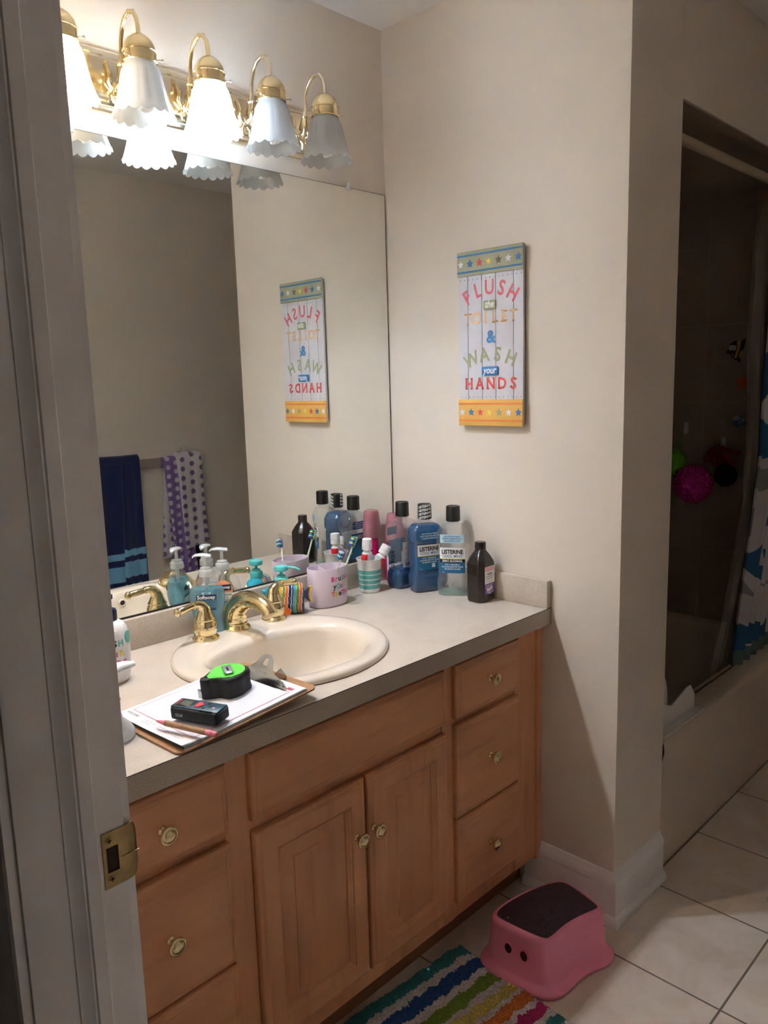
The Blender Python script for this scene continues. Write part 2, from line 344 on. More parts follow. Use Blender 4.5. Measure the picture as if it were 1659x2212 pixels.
# ------------------------------------------------------------ counter, sink, faucet
SX,SY,SA,SB=-.685,-.288,.253,.240
ctr=thing('countertop','speckled beige laminate countertop with low backsplash and round sink cutout','countertop',(-.69,-.28,CB))
def cl(g): g.M=Matrix.Translation((.69,.28,-CB)); return g
x0,x1,y0,y1=XL+.001,-.001,-.575,.004
N=96; el=[]; rc=[]
for j in range(N):
    a=2*pi*j/N; el.append((SX+(SA-.015)*cos(a),SY+(SB-.015)*sin(a)))
    c,s_=cos(a),sin(a); t=min(((x1-SX)/c if c>1e-9 else (x0-SX)/c if c<-1e-9 else 9),((y1-SY)/s_ if s_>1e-9 else (y0-SY)/s_ if s_<-1e-9 else 9))
    rc.append([SX+t*c,SY+t*s_])
for cx,cy in ((x0,y0),(x0,y1),(x1,y0),(x1,y1)):
    k=min(range(N),key=lambda i:(rc[i][0]-cx)**2+(rc[i][1]-cy)**2); rc[k]=[cx,cy]
g=cl(G()); g.loft([[Vector((x,y,z)) for x,y in P_] for P_,z in ((el,CT-.02),(el,CT),(rc,CT),(rc,CT-.02),(el,CT-.02))],c0=False,c1=False)
part('counter_slab',g,LAMI,ctr)
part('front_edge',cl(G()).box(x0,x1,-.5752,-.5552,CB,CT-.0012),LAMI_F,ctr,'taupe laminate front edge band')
part('edge_seam',cl(G()).box(x0,x1,-.5755,-.5745,CT-.0012,CT+.0001),SEAM,ctr)
part('backsplash',cl(G()).box(x0,-.0201,-.015,.0045,CT+.0002,CT+.075,0,.0015),LAMI,ctr)
part('side_splash',cl(G()).box(-.0195,-.001,-.574,.0045,CT+.0002,CT+.075,0,.0015),LAMI,ctr)

snk=thing('sink','oval bone-coloured porcelain drop-in sink set in the counter','sink',(SX,SY,CT))
def bowl(fr,z,k=0):
    """inner outline: flat at the back (faucet ledge), round at the front; fr scales"""
    out=[]
    for j in range(72):
        a=2*pi*j/72; c,s_=cos(a),sin(a); n=2.35
        x=.193*fr*math.copysign(abs(c)**(2/n),c)
        y=(.108 if s_>0 else .178)*fr*math.copysign(abs(s_)**(2/n),s_)-.012-k
        out.append(Vector((x,y,z)))
    return out
def oval(d,z): return [Vector(((SA+d)*cos(2*pi*j/72),(SB+d)*sin(2*pi*j/72),z)) for j in range(72)]
def mixr(a,b,t,z): return [Vector((p.x*(1-t)+q.x*t,p.y*(1-t)+q.y*t,z)) for p,q in zip(a,b)]
B1=bowl(1,0)
g=G(); rings=[oval(-.002,.0004),oval(0,.002),oval(0,.007),oval(-.003,.0115),oval(-.009,.0140),mixr(oval(-.012,0),B1,.25,.0145),mixr(oval(-.012,0),B1,.80,.0125),mixr(oval(-.012,0),B1,.93,.011),bowl(.985,.006),bowl(.955,-.004),bowl(.93,-.02),bowl(.90,-.045),bowl(.85,-.075),bowl(.76,-.100),bowl(.60,-.118),bowl(.38,-.127),bowl(.13,-.131)]
outer=[bowl(.16,-.139),bowl(.42,-.135),bowl(.66,-.125),bowl(.82,-.105),bowl(.92,-.07),bowl(.97,-.03),bowl(1.0,-.006)]
g.loft(rings,c0=False,c1=True); g.loft(outer,c0=True,c1=False)
part('basin',g,PORC,snk,ang=50)
g=G().lathe([(.0001,.006),(.012,.006),(.020,.004),(.024,.001),(.024,-.002)],28,(0,-.012,-.131)); part('drain',g,BRASS,snk)
g=G()
g.M=Matrix.Translation((-.012,-.1735,-.018))@Matrix.Rotation(R(-97),4,'X'); g.lathe([(.0001,.0015),(.0075,.0015),(.0085,.0035),(.0105,.0030),(.0105,-.004)],22,mi=0); g.lathe([(.0001,.0022),(.0072,.0022),(.0072,.001)],20,mi=1)
part('overflow_ring',g,[PORC,SEAM],snk)

fau=thing('faucet','polished brass widespread faucet with curved spout and two lever handles behind the sink bowl','faucet',(-.677,-.10,.8475))
def fl(g): g.M=Matrix.Translation((.677,.10,-.8475)); return g
FX=-.677
g=fl(G()).lathe([(.033,0),(.034,.003),(.032,.006),(.0275,.010),(.0265,.013),(.0275,.015)],36,(FX,-.098,.8465),mi=0)
P_=[(-.093,.854,.0275,1),(-.093,.868,.0285,1),(-.095,.883,.0282,1),(-.102,.899,.0268,1),(-.115,.912,.0245,1.05),(-.134,.923,.0222,1.1),(-.157,.930,.0203,1.1),(-.181,.932,.0190,1.05),(-.203,.930,.0182,1),(-.219,.925,.0176,1),(-.231,.917,.0172,1),(-.236,.911,.0172,1),(-.2365,.9105,.0184,1),(-.239,.906,.0184,1),(-.2395,.9055,.014,1)]
pp=[]; 
for i in range(len(P_)-1):
    for k in range(3):
        t=k/3; pp.append([P_[i][q]*(1-t)+P_[i+1][q]*t for q in range(4)])
pp.append(list(P_[-1]))
g.tube([(FX,p[0],p[1]) for p in pp],[p[2] for p in pp],28,ry=[p[3] for p in pp]); sp_=part('spout',g,BRASS,fau,ang=45)
g=fl(G()).lathe([(.0025,0),(.0025,.030),(.0055,.033),(.0065,.038),(.0045,.043),(.0060,.047),(.0045,.052),(.0001,.053)],16,(FX,-.068,.862)); part('lift_rod',g,BRASS,sp_)
for hx,sd,tx,ty in ((-.774,-1,-.855,-.117),(-.569,1,-.488,-.104)):
    hy=-.110
    g=fl(G()).lathe([(.031,0),(.032,.003),(.030,.006),(.0255,.009),(.0240,.012),(.0245,.014),(.0275,.020),(.0285,.028),(.0275,.037),(.0240,.044),(.0228,.046),(.0245,.048),(.0245,.050),(.0215,.054),(.0180,.062),(.0150,.070)],36,(hx,hy,.8465))
    hb=part('handle_base',g,BRASS,fau,ang=45)
    path=[(hx,hy,.912),(hx+sd*.002,hy,.922),(hx+sd*.008,hy,.930),(hx+sd*.018,hy,.9345),(hx+sd*.028,hy+(ty-hy)*.3,.9345),(hx+sd*.0285,hy+(ty-hy)*.3,.9345),(hx+sd*.0315,hy+(ty-hy)*.35,.9345),(hx+sd*.032,hy+(ty-hy)*.4,.934),(hx+sd*.050,hy+(ty-hy)*.6,.932),(hx+sd*.066,hy+(ty-hy)*.8,.930),(hx+sd*.070,hy+(ty-hy)*.85,.9295),(hx+sd*.073,hy+(ty-hy)*.9,.929),(hx+sd*.078,ty,.9285),(hx+sd*.083,ty,.928)]
    rr=[.0165,.0150,.0120,.0098,.0080,.0098,.0098,.0072,.0082,.0088,.0072,.0098,.0100,.0040]
    g=fl(G()).tube(path,rr,20); part('lever',g,BRASS,hb,ang=50)

# ------------------------------------------------------------ mirror
mir=thing('wall_mirror','large frameless wall mirror above the backsplash','mirror',(-.69,.0025,.91))
def ml(g): g.M=Matrix.Translation((.69,-.0025,-.91)); return g
part('mirror_glass',ml(G()).box(XL+.001,-.0075,0,.0048,.9125,1.983),MIRR,mir)
part('bottom_channel',ml(G()).box(XL+.001,-.0065,-.002,.0048,.9083,.9124),mat('dark_channel',(.02,.018,.02),.4),mir,'black channel along the lower edge')
part('side_edge',ml(G()).box(-.0074,-.0050,.001,.0048,.9125,1.983),mat('dark_glass_edge',(.09,.075,.06),.3),mir)
part('top_edge',ml(G()).box(XL+.001,-.0075,.001,.0048,1.983,1.9846),mat('dark_glass_top',(.10,.09,.08),.3),mir)
for cx in (-.153,-.95):
    part('mirror_clip',ml(G()).box(cx-.007,cx+.007,-.004,.0048,1.976,1.997,0,.0015),CLEARPUMP,mir,'small clear plastic clip')

# ------------------------------------------------------------ vanity light
lt=thing('vanity_light','polished brass bar wall light with five frosted bell shades above the mirror','light fixture',(-.69,0,2.09))
def ll(g): g.M=Matrix.Translation((.69,0,-2.09)); return g
prof=[(0,.005),(0,-.006),(.004,-.010),(.009,-.012),(.011,-.018),(.016,-.021),(.020,-.021),(.024,-.026),(.028,-.028),(.032,-.028)]
g=ll(G()); g.loft([[Vector((a,y,b)) for a,b in ((-1.125+i,2.030+i),(-.255-i,2.030+i),(-.255-i,2.156-i),(-1.125+i,2.156-i))] for i,y in prof]); part('backplate',g,SILVER,lt,ang=20)
LX=[-1.022,-.856,-.690,-.522,-.355]; LY=-.139; LB=1.988
def shade_ring(r,z,k,sc,off=0):
    out=[]
    for j in range(144):
        a=2*pi*j/144; f=abs(cos(8*a)); fl_=1+.55*k*(f-.5)
        out.append(Vector((r*fl_*cos(a),r*fl_*sin(a),z-sc*.8*(f-.5))))
    return out
SP=[(.0300,.116,0,0),(.0315,.108,.0,0),(.0300,.104,.0,0),(.0345,.098,.015,0),(.0395,.088,.03,0),(.0430,.074,.04,0),(.0460,.058,.045,.0),(.0500,.040,.05,.001),(.0550,.024,.06,.003),(.0600,.010,.07,.006),(.0640,.003,.075,.009)]
def make_shade(parent,x):
    g=ll(G()); mv=g.M.copy(); g.M=mv@Matrix.Translation((x,LY,LB))
    outr=[shade_ring(*p) for p in SP]; inn=[shade_ring(r-.0022,z,k,sc) for r,z,k,sc in SP][::-1]
    g.loft(outr+inn+[outr[0]],c0=False,c1=False); return part('lamp_shade',g,FROST,parent,ang=60)
BULB=mat('cfl_glass',(.85,.84,.82),.3)
def bulb_mat(name,c,s): return mat(name,(.9,.9,.9),.3,emit=c,es=s)
for i,x in enumerate(LX):
    g=ll(G())
    g.lathe([(.0001,0),(.012,0),(.013,.003),(.009,.006),(.009,.012),(.012,.014),(.0065,.018)],20,(x,-.026,2.073),ax='y')
    g.v=[Vector((v.x,-.052-v.y,v.z)) if v.y>-.026 else v for v in g.v]
    g.tube([(x,-.040,2.073),(x,-.052,2.070),(x,-.060,2.075),(x,-.062,2.090),(x,-.0615,2.110),(x,-.064,2.128),(x,-.0645,2.142),(x,-.067,2.160),(x,-.076,2.180),(x,-.090,2.195),(x,-.107,2.201),(x,-.123,2.196),(x,-.134,2.182),(x,-.1385,2.165),(x,LY,2.140)],[.008,.010,.010,.010,.009]+[.0048]*10,14)
    g.lathe([(.0095,0),(.0105,.003),(.0085,.006)],18,(x,-.0618,2.108))
    # scroll curl below the arm
    g.tube([(x+.0,-.060+.011*0,2.062)]+[(x,-.078-.012*cos(t)*(1-t/9),2.064+.014*sin(t)*(1-t/9)) for t in [k*.45 for k in range(14)]],[.0045-.00018*k for k in range(15)],8)
    g.lathe([(.0001,-.012),(.004,-.009),(.005,-.004),(.003,0),(.005,.003)],12,(x,-.062,2.056))
    # flat brass leaf ornaments on the plate
    for s_ in (-1,1):
        g.tube([(x+s_*.006,-.030,2.066),(x+s_*.016,-.034,2.082),(x+s_*.014,-.036,2.100),(x+s_*.020,-.033,2.120)],[.004,.0055,.0045,.002],8)
        g.tube([(x+s_*.006,-.030,2.066),(x+s_*.012,-.035,2.055),(x+s_*.010,-.034,2.042)],[.004,.005,.002],8)
    arm=part('arm',g,SILVER if i in(3,4) else BRASS,lt,ang=45)
    g=ll(G()).lathe([(.0001,.048),(.006,.047),(.014,.044),(.024,.036),(.0305,.026),(.0325,.018),(.0325,.016),(.0345,.015),(.0345,.012),(.0330,.011),(.0330,-.006),(.0350,-.008),(.0335,-.010),(.0315,-.008),(.0315,.014),(.020,.020),(.0001,.022)],36,(x,LY,2.102))
    hd=part('shade_holder',g,BRASS,lt,ang=40)
    for a in (200,320,80):
        g=ll(G()); mv=g.M.copy(); g.M=mv@Matrix.Translation((x,LY,2.099))@Matrix.Rotation(R(a),4,'Z'); g.lathe([(.0016,0),(.0016,.010),(.0032,.011),(.0032,.014),(.0015,.015)],10,(.032,0,0),ax='x'); part('thumb_screw',g,SILVER,hd)
    make_shade(lt,x)
    lit = i in (0,2); bm_ = bulb_mat('lit_bulb_'+('cool' if i==2 else 'warm'),COOL if i==2 else WARM,14) if lit else BULB
    g=ll(G()); mv=g.M.copy(); g.M=mv@Matrix.Translation((x,LY,0))
    g.tube([(.017*cos(t),.017*sin(t),2.076-.0034*t) for t in [k*.4 for k in range(50)]],.0052,8)
    g.tube([(.017*cos(19.6),.017*sin(19.6),2.0094),(.008*cos(20.2),.008*sin(20.2),2.006),(0,0,2.0055)],.0052,8)
    g.lathe([(.018,2.076),(.019,2.084),(.019,2.096),(.013,2.104)],20,mi=1)
    part('bulb',g,[bm_,WHITEP],lt)
    if lit:
        la=bpy.data.lights.new('bulb_light','POINT'); la.energy=LAMP_COOL if i==2 else LAMP_WARM; la.color=COOL if i==2 else WARM; la.shadow_soft_size=.026
        lo=bpy.data.objects.new('bulb_light',la); COL.objects.link(lo); lo.location=(0+x+.69,LY,2.040-2.09); lo.parent=lt

# ------------------------------------------------------------ wall sign
SW,SH=.212,.462
sgn=thing('wall_sign','tall narrow wooden plank sign about flushing and washing hands, with star borders','sign',(0,-.2835,1.317))
def spos(u,v,w=0): return (-w, -u*SW, v*SH)          # u right, v up (0..1), w out of wall
def spm(u,v,w=0): return (-w,-u,v)                   # metres
WHB=noisy('whitewashed_board',(.70,.69,.74),(.62,.60,.66),18,.6,lo=.35,hi=.7); GRB=noisy('sage_board',(.42,.42,.29),(.36,.37,.25),30,.6); ORB=noisy('ochre_board',(.78,.46,.12),(.70,.38,.09),12,.6)
GRAYW=mat('raw_board_side',(.22,.21,.19),.7)
g=G()
edges=[0,.145,.37,.585,.855,1.0]
for a,b in zip(edges[:-1],edges[1:]): g.box(-.016,-.009,-b*SW+.0008,-a*SW-.0008,.0,SH,0,.0005)
g.box(-.009,-.0005,-SW+.008,-.012,.006,SH-.006,1).box(-.0095,-.0085,-SW+.002,-.002,.002,SH-.002,1)
part('planks',g,[WHB,GRAYW],sgn)
sc_={'w':mat('sign_white',(.82,.82,.86),.6),'b':mat('sign_blue',(.05,.20,.47),.6),'r':mat('sign_red',(.70,.09,.08),.6),'y':mat('sign_yellow',(.85,.66,.12),.6),'g':mat('sign_grey',(.17,.15,.12),.6),'s':mat('sign_sage',(.36,.38,.21),.6),'o':mat('sign_orange',(.80,.22,.06),.6),'t':mat('sign_tan',(.80,.49,.25),.6),'k':mat('sign_rose',(.68,.13,.18),.6)}
for nm,v0,v1,mt,cs,lc in (('top_band',.866,1.0,GRB,'wbrygwb','b'),('bottom_band',0,.150,ORB,'wbryswb','o')):
    g=G().box(-.0205,-.0162,-SW-.001,.0015,v0*SH-(.002 if v0==0 else 0),v1*SH+(.002 if v0 else 0),0,.0006)
    bd=part(nm,g,mt,sgn)
    g=G(); n=0
    for vv in (.17,.86) if v0 else (.18,.84):
        z=(v0+(v1-v0)*vv)*SH; g.box(-.0211,-.0204,-SW,.0005,z-.0022,z+.0022,0)
    part('stripes',g,sc_[lc],bd)
    for j,c in enumerate(cs):
        g=G(); cu_=.045+.148*j*1.0; z=(v0+(v1-v0)*.50)*SH
        g.prism([(cu_*SW+a+.002,z+b) for a,b in star(.0112)],.0006,lambda u,v,w:(-.0205-w,-u,v)); part('star',g,sc_[c],bd)
for vv in (.845,.165):
    g=G()
    for k in range(15): u=.03+k*.067; g.prism([(u*SW+.0013*cos(t*pi/3),vv*SH+.0013*sin(t*pi/3)) for t in range(6)],.0005,lambda u,v,w:(-.0161-w,-u,v))
    part('dots',g,sc_['b'],sgn)
def arc(g,txt,size,cu,cv,rad,span,sx=1):
    n=len(txt)
    for j,c in enumerate(txt):
        a=R(span)*(j-(n-1)/2)/(n-1)
        px=cu+rad*sin(a); pz=cv+rad*cos(a)-rad
        def f(u,v,a=a,px=px,pz=pz): return (-.0166,-(px+u*cos(a)+v*sin(a)),pz+v*cos(a)-u*sin(a))
        g.text(c,size,f,sx=sx,bold=.0009 if size>.03 else .0003)
def serif(g,txt,size,cu,cv,pitch,sx=.8):
    SL={'T':[(0,0),(-.26,.62),(.26,.62)],'O':[],'I':[(0,0),(0,.68)],'L':[(-.14,0),(-.14,.68),(.2,.06)],'E':[(-.17,0),(-.17,.68),(.19,.06),(.19,.62)],'H':[(-.22,0),(-.22,.68),(.22,0),(.22,.68)],'A':[(-.24,0),(.24,0),(0,.68)],'N':[(-.22,0),(-.22,.68),(.22,.68)],'D':[(-.20,0),(-.20,.68)],'S':[(-.2,.1),(.2,.58)]}
    n=len(txt)
    for j,c in enumerate(txt):
        px=cu+(j-(n-1)/2)*pitch
        g.text(c,size,lambda u,v:(-.0166,-(px+u),cv+v),sx=sx,bold=.0011)
        for a,b in SL[c]:
            x=px+a*size*sx; z=cv+b*size; g.prism([(x-.0042,z-.0006),(x+.0042,z-.0006),(x+.0042,z+.0020),(x-.0042,z+.0020)],.0004,lambda u,v,w:(-.0162-w,-u,v))
CU=.5*SW
g=G(); arc(g,'FLUSH',.054,CU-.002,.752*SH,.120,66,.86); part('lettering',g,sc_['k'],sgn,'rose arched word FLUSH')
g=G(); serif(g,'TOILET',.042,CU,.590*SH,.0300,.86); part('lettering',g,sc_['t'],sgn,'tan word TOILET')
g=G(); g.text('&',.046,lambda u,v:(-.0166,-(CU+.002+u),.478*SH+v),bold=.0012); part('lettering',g,sc_['b'],sgn,'blue ampersand')
g=G(); arc(g,'WASH',.052,CU+.002,.375*SH,.150,46,.92); part('lettering',g,sc_['s'],sgn,'sage arched word WASH')
g=G(); serif(g,'HANDS',.042,CU+.001,.212*SH,.0370,.94); part('lettering',g,sc_['r'],sgn,'red word HANDS')
for txt,cv,hw_,mt in (('the',.690,.0200,'s'),('your',.315,.0265,'b')):
    g=G().box(-.0215,-.0166,-CU-.001-hw_,-CU-.001+hw_,cv*SH-.0115,cv*SH+.0115,0,.002); tg=part('tag',g,sc_[mt],sgn,'raised '+('sage' if mt=='s' else 'blue')+' tag')
    g=G(); g.text(txt,.026,lambda u,v:(-.0219,-(CU+.001+u),cv*SH-.0062+v),shear=.25,sx=.85,bold=.0007); part('lettering',g,sc_['w'],tg)

# ------------------------------------------------------------ bottles and cups on the counter
CZ=CT+.0005
NAVY=mat('navy_print',(.01,.02,.10),.4); PRW=mat('white_print',(.80,.82,.84),.4); LBLUE=mat('blue_label',(.01,.13,.29),.35); BLK=mat('black_print',(.006,.006,.007),.4)
MIDB=mat('mid_blue_print',(.03,.17,.42),.4); YEL=mat('yellow_print',(.80,.68,.08),.4); GREYP=mat('grey_print',(.35,.36,.38),.5); PALEB=mat('pale_blue_label',(.46,.66,.76),.4)
def lab(g,u0,u1,v0,v1,hw,hd,n,mi,eps=.0008,side=-1,seg=10):
    """curved label patch on the front (side=-1) or back (+1) of a bottle"""
    vs=[];fs=[]
    for k in range(seg+1):
        u=u0+(u1-u0)*k/seg; y=front(u,hw,hd,n)*(1 if side<0 else -1)+(-eps if side<0 else eps)
        vs+=[(u,y,v0),(u,y,v1)]
    for k in range(seg): fs.append([2*k,2*k+2,2*k+3,2*k+1])
    g.add(vs,fs,mi)
def ft(hw,hd,n,eps,v0,u0=0,side=-1):
    if side<0: return lambda u,v:(u+u0,front(u+u0,hw,hd,n)-eps,v0+v)
    return lambda u,v:(-(u+u0),-front(u+u0,hw,hd,n)+eps,v0+v)
def mouthwash(loc,rz,label,liquid,level,kind):
    t=thing('mouthwash_bottle',label,'bottle',(loc[0],loc[1],CZ),rz,'large mouthwash bottles in the corner')
    hw,hd=.0465,.030
    chf = 4.6 if kind!='zero' else 2.8
    pf=[(.84,.82,0),(.95,.93,.002),(1.03,1.05,.012),(1.04,1.06,.040),(1.02,1.03,.048),(.955,.90,.054),(.95,.90,.060),(.95,.90,.142),(.965,.93,.145),(1.04,1.06,.150),(1.045,1.07,.154),(1.045,1.07,.180),(1.01,1.04,.184),(.80,.88,.1955),(.74,.84,.1985),(.50,.66,.2035),(.40,.62,.2055)]
    def ring(p,d=0): return se(hw*p[0]-d,hd*p[1]-d,chf+.8,p[2]+(d if p[2]==0 else 0))
    g=G(); g.loft([ring(p) for p in pf]+[se(.0155,.0155,2,.2075),se(.0155,.0155,2,.2125)]); body=part('bottle_body',g,CLEAR,t,ang=50)
    g=G(); rr=[]
    for p in pf:
        if p[2]<=level: rr.append(ring(p,.0014))
    a=[q for q in pf if q[2]<=level][-1]; b=[q for q in pf if q[2]>level]
    if b:
        b=b[0]; k=(level-a[2])/(b[2]-a[2]); rr.append(se(hw*(a[0]*(1-k)+b[0]*k)-.0014,hd*(a[1]*(1-k)+b[1]*k)-.0014,chf+.8,level))
    g.loft(rr); part('liquid',g,liquid,t,'pale green dregs' if kind=='zero' else 'deep blue liquid',ang=50)
    g=G().lathe([(.0180,.2100),(.0185,.2105),(.0185,.2125)],28); part('neck_ring',g,CLEAR,t)
    g=G().lathe([(.0195,.213),(.0205,.214),(.0198,.254),(.0185,.256),(.0150,.2562),(.0140,.2545),(.0001,.2545)],36,mi=0); cp=part('cap',g,[BLACKP],t,ang=40)
    H1,D1=hw*.95,hd*.90; n=chf+.8; e=.0014
    if kind in('blue','zero'):
        if kind=='blue':
            for s0 in range(2):
                g=G()
                for rr_ in range(4):
                    a0=s0*pi-.4; z0=.2165+rr_*.0105
                    g.text('LISTERINE',.0095,lambda u,v:(.02065*sin(a0+u/.0206),-.02065*cos(a0+u/.0206),z0+v+u*.18),mi=0,bold=.0003)
                part('cap_wrap',g,PRW,cp,'white repeated lettering on the shrink band')
        g=G(); lab(g,-.036,.036,.066,.140,H1,D1,n,0); 
        lab(g,-.036,.036,.108,.140,H1,D1,n,1,.0011); lab(g,-.036,.036,.1065,.1085,H1,D1,n,4,.0012)
        fb=part('front_label',g,[LBLUE,PRW,BLK,MIDB,YEL],t,'white and blue printed label')
        g=G(); g.text('LISTERINE',.0165,ft(H1,D1,n,e,.1225),0,sx=.84,bold=.0006); g.text('COOL MINT',.0115,ft(H1,D1,n,e,.1115),1,sx=.92,bold=.0001)
        z=.1065
        if kind=='zero': lab(g,-.036,.036,.0965,.1065,H1,D1,n,0,.0012); g.text('ZERO ALCOHOL',.0080,ft(H1,D1,n,e+.0003,.0988),2,sx=.95,bold=.0003); z=.0965
        for k,s_ in enumerate(('FOR A FRESHER &','CLEANER MOUTH THAN','BRUSHING ALONE')): g.text(s_,.0054,ft(H1,D1,n,e,z-.0075-k*.0063),2,bold=.0001)
        if kind=='blue': lab(g,.008,.018,.0725,.0835,H1,D1,n,2,.0012); g.text('ADA',.0050,ft(H1,D1,n,e+.0002,.0785,.013),0)
        g.text('1.0 L',.004,ft(H1,D1,n,e,.068,-.026),2); part('lettering',g,[BLK,MIDB,PRW],fb)
        g=G(); H2,D2=hw*1.03,hd*1.05; lab(g,-.034,.034,.1545,.1785,H2,D2,n,0,.0009); ub=part('neck_label',g,[LBLUE if kind=='blue' else PALEB],t)
        g=G()
        for k,s_ in enumerate(('KILLS 99.9% OF GERMS','THAT CAUSE BAD BREATH,','PLAQUE & GINGIVITIS') if kind=='blue' else ('KILLS 99.9% OF BAD','BREATH GERMS WITH A','LESS INTENSE TASTE')): g.text(s_,.0055,ft(H2,D2,n,.0014,.1715-k*.0067),0,sx=.9,bold=.0001)
        part('lettering',g,[PRW if kind=='blue' else MIDB],ub)
        if kind=='zero':
            g=G(); g.text('A m i',.018,ft(H1,D1,n,.002,.030),0); part('handwriting',g,GREYP,t,'faint handwritten letters')
    else:   # seen from its narrow side: white back label, blue label on the far face, handwriting
        g=G(); lab(g,-.036,.030,.064,.140,H1,D1,n,0,.0008,1); fb=part('back_label',g,PRW,t,'white label of small print with barcode')
        g=G()
        for k in range(13): lab(g,-.033,.026-.012*((k*7)%4)/3,.1345-k*.0043,.1357-k*.0043,H1,D1,n,0,.0012,1,4)
        for k in range(13): lab(g,-.006+k*.0022,-.006+k*.0022+(.0013 if k%3 else .0006),.0665,.0785,H1,D1,n,1,.0012,1,1)
        part('lettering',g,[GREYP,BLK],fb)
        g=G(); lab(g,-.034,.034,.1545,.1785,hw*1.03,hd*1.05,n,0,.0009); lab(g,-.036,.036,.066,.140,H1,D1,n,0)
        ub=part('front_label',g,[LBLUE],t); g=G()
        g.text('LISTERINE',.0165,ft(H1,D1,n,e,.1225),0,sx=.84,bold=.0006); part('lettering',g,[PRW],ub); g=G()
        for k,s_ in enumerate(('KILLS 99.9% OF GERMS','THAT CAUSE BAD BREATH,','PLAQUE & GINGIVITIS')): g.text(s_,.0055,ft(hw*1.03,hd*1.05,n,.0014,.1715-k*.0067),0,sx=.9,bold=.0001)
        part('lettering',g,[PRW],ub)
        # KORE down the narrow left side
        g=G(); g.text('KORE',.020,lambda u,v:(H1+.0008,-(v-.007)*1.0,.115-u) ,0,align='LEFT'); part('handwriting',g,BLK,t,'handwritten KORE running down the side')
    return t
mouthwash((-.076,-.106),R(180),'half-empty clear mouthwash bottle with handwriting down its side, farthest left of three by the mirror',BLUEL,.058,'side')
mouthwash((-.070,-.190),R(-24),'full deep blue mouthwash bottle with lettered shrink-wrapped cap, middle of the three',BLUEL,.196,'blue')
mouthwash((-.052,-.282),R(-58),'nearly empty clear mouthwash bottle with black cap beside the brown peroxide bottle',GREENL,.010,'zero')

# hydrogen peroxide
t=thing('peroxide_bottle','dark brown plastic hydrogen peroxide bottle with purple label in front of the side splash','bottle',(-.058,-.383,CZ),R(2))
BRN=mat('dark_brown_plastic',(.016,.010,.009),.22,coat=.3)
g=G(); hw=.0360; hd=.0300
def octr(hx,hy,c,z): return [Vector(p+(z,)) for p in ((hx,-hy+c),(hx,hy-c),(hx-c,hy),(-hx+c,hy),(-hx,hy-c),(-hx,-hy+c),(-hx+c,-hy),(hx-c,-hy))]
g.loft([octr(hw*.88,hd*.86,.010,0),octr(hw*.97,hd*.96,.011,.004),octr(hw,hd,.0125,.010),octr(hw,hd,.0125,.107),octr(hw*.95,hd*.95,.0125,.113),octr(hw*.70,hd*.74,.010,.128),octr(hw*.44,hd*.5,.007,.140),octr(.0135,.0135,.0055,.142),octr(.0135,.0135,.0055,.149)])
b_=part('bottle_body',g,BRN,t,ang=20); modify(b_,'BEVEL',width=.002,segments=2,limit_method='ANGLE')
g=G().lathe([(.0155,.146),(.0160,.147),(.0155,.163),(.0145,.1655),(.0110,.1660),(.0001,.1655)],40); part('cap',g,BRN,t)
g=G().box(-.0225,.0225,-hd-.0007,-hd,.022,.100,0).box(-.0225,.0225,-hd-.0009,-hd-.0006,.052,.100,1).box(-.0225,.0225,-hd-.0011,-hd-.0008,.087,.099,2)
lb=part('label',g,[mat('purple_label',(.15,.055,.25),.4),PRW,mat('pink_label',(.72,.42,.45),.4)],t,'white and purple label')
g=G(); 
f=lambda v0:(lambda u,v:(u,-hd-.0013,v0+v))
g.text('equate',.0085,f(.0775),0,bold=.0002); g.text('Hydrogen Peroxide',.0048,f(.071),0); g.text('Topical Solution',.0042,f(.0655),0)
for k in range(3): g.box(-.019,.014-.003*k,-hd-.0013,-hd-.0010,.0475-k*.004,.0487-k*.004,1)
g.box(-.014,.002,-hd-.0013,-hd-.0010,.031,.0385,1).box(.003,.012,-hd-.0013,-hd-.0010,.033,.043,1)
g.text('16 FL OZ (1 PT)',.0048,f(.0265),1,bold=.0002); g.text('473 mL',.0048,f(.0225),1,bold=.0002); part('lettering',g,[BLK,PRW],lb)

# pink rinse bottle with a stack of small cups on it
t=thing('rinse_bottle','magenta rinse bottle with white label in the corner behind the mouthwash','bottle',(-.052,-.050,CZ),R(-52))
g=G(); g.loft([se(.026,.018,3,0),se(.030,.021,3,.005),se(.030,.021,3,.090),se(.028,.020,2.6,.105),se(.026,.020,2.2,.118),se(.025,.021,2,.126)]); part('bottle_body',g,mat('magenta_plastic',(.62,.012,.16),.25,coat=.3),t)
g=G(); lab(g,-.024,.026,.018,.100,.030,.021,3,0); lab(g,-.024,.026,.096,.100,.030,.021,3,1,.001); lab(g,-.024,.026,.018,.020,.030,.021,3,1,.001)
lb=part('label',g,[PRW,mat('coral_print',(.85,.22,.08),.4)],t,'white label with green seal')
g=G().prism([(.010*cos(k*pi/10)*(1 if k%2 else .9)-.012,.010*sin(k*pi/10)*(1 if k%2 else .9)+.084) for k in range(20)],.0005,lambda u,v,w:(u,front(u,.030,.021,3)-.0012-w,v)); part('seal',g,mat('green_seal',(.16,.50,.10),.4),lb)
g=G()
for k in range(7): g.prism([(-.019,.066-k*.006),(.004+.004*(k%3),.066-k*.006),(.004+.004*(k%3),.068-k*.006),(-.019,.068-k*.006)],.0003,lambda u,v,w:(u,front(u,.030,.021,3)-.0011-w,v))
part('lettering',g,GREYP,lb)
cg=G(); P0=[(.0285,0),(.0292,.002),(.0283,.004),(.0268,.018),(.0262,.0185),(.0250,.034),(.0244,.0345),(.0232,.048),(.0205,.053),(.0001,.0535)]
cg.lathe(P0,32,c0=False,c1=True); cg.lathe([(r-.0009 if r>.001 else r,z-.0009) for r,z in P0],32,c0=False,c1=True)
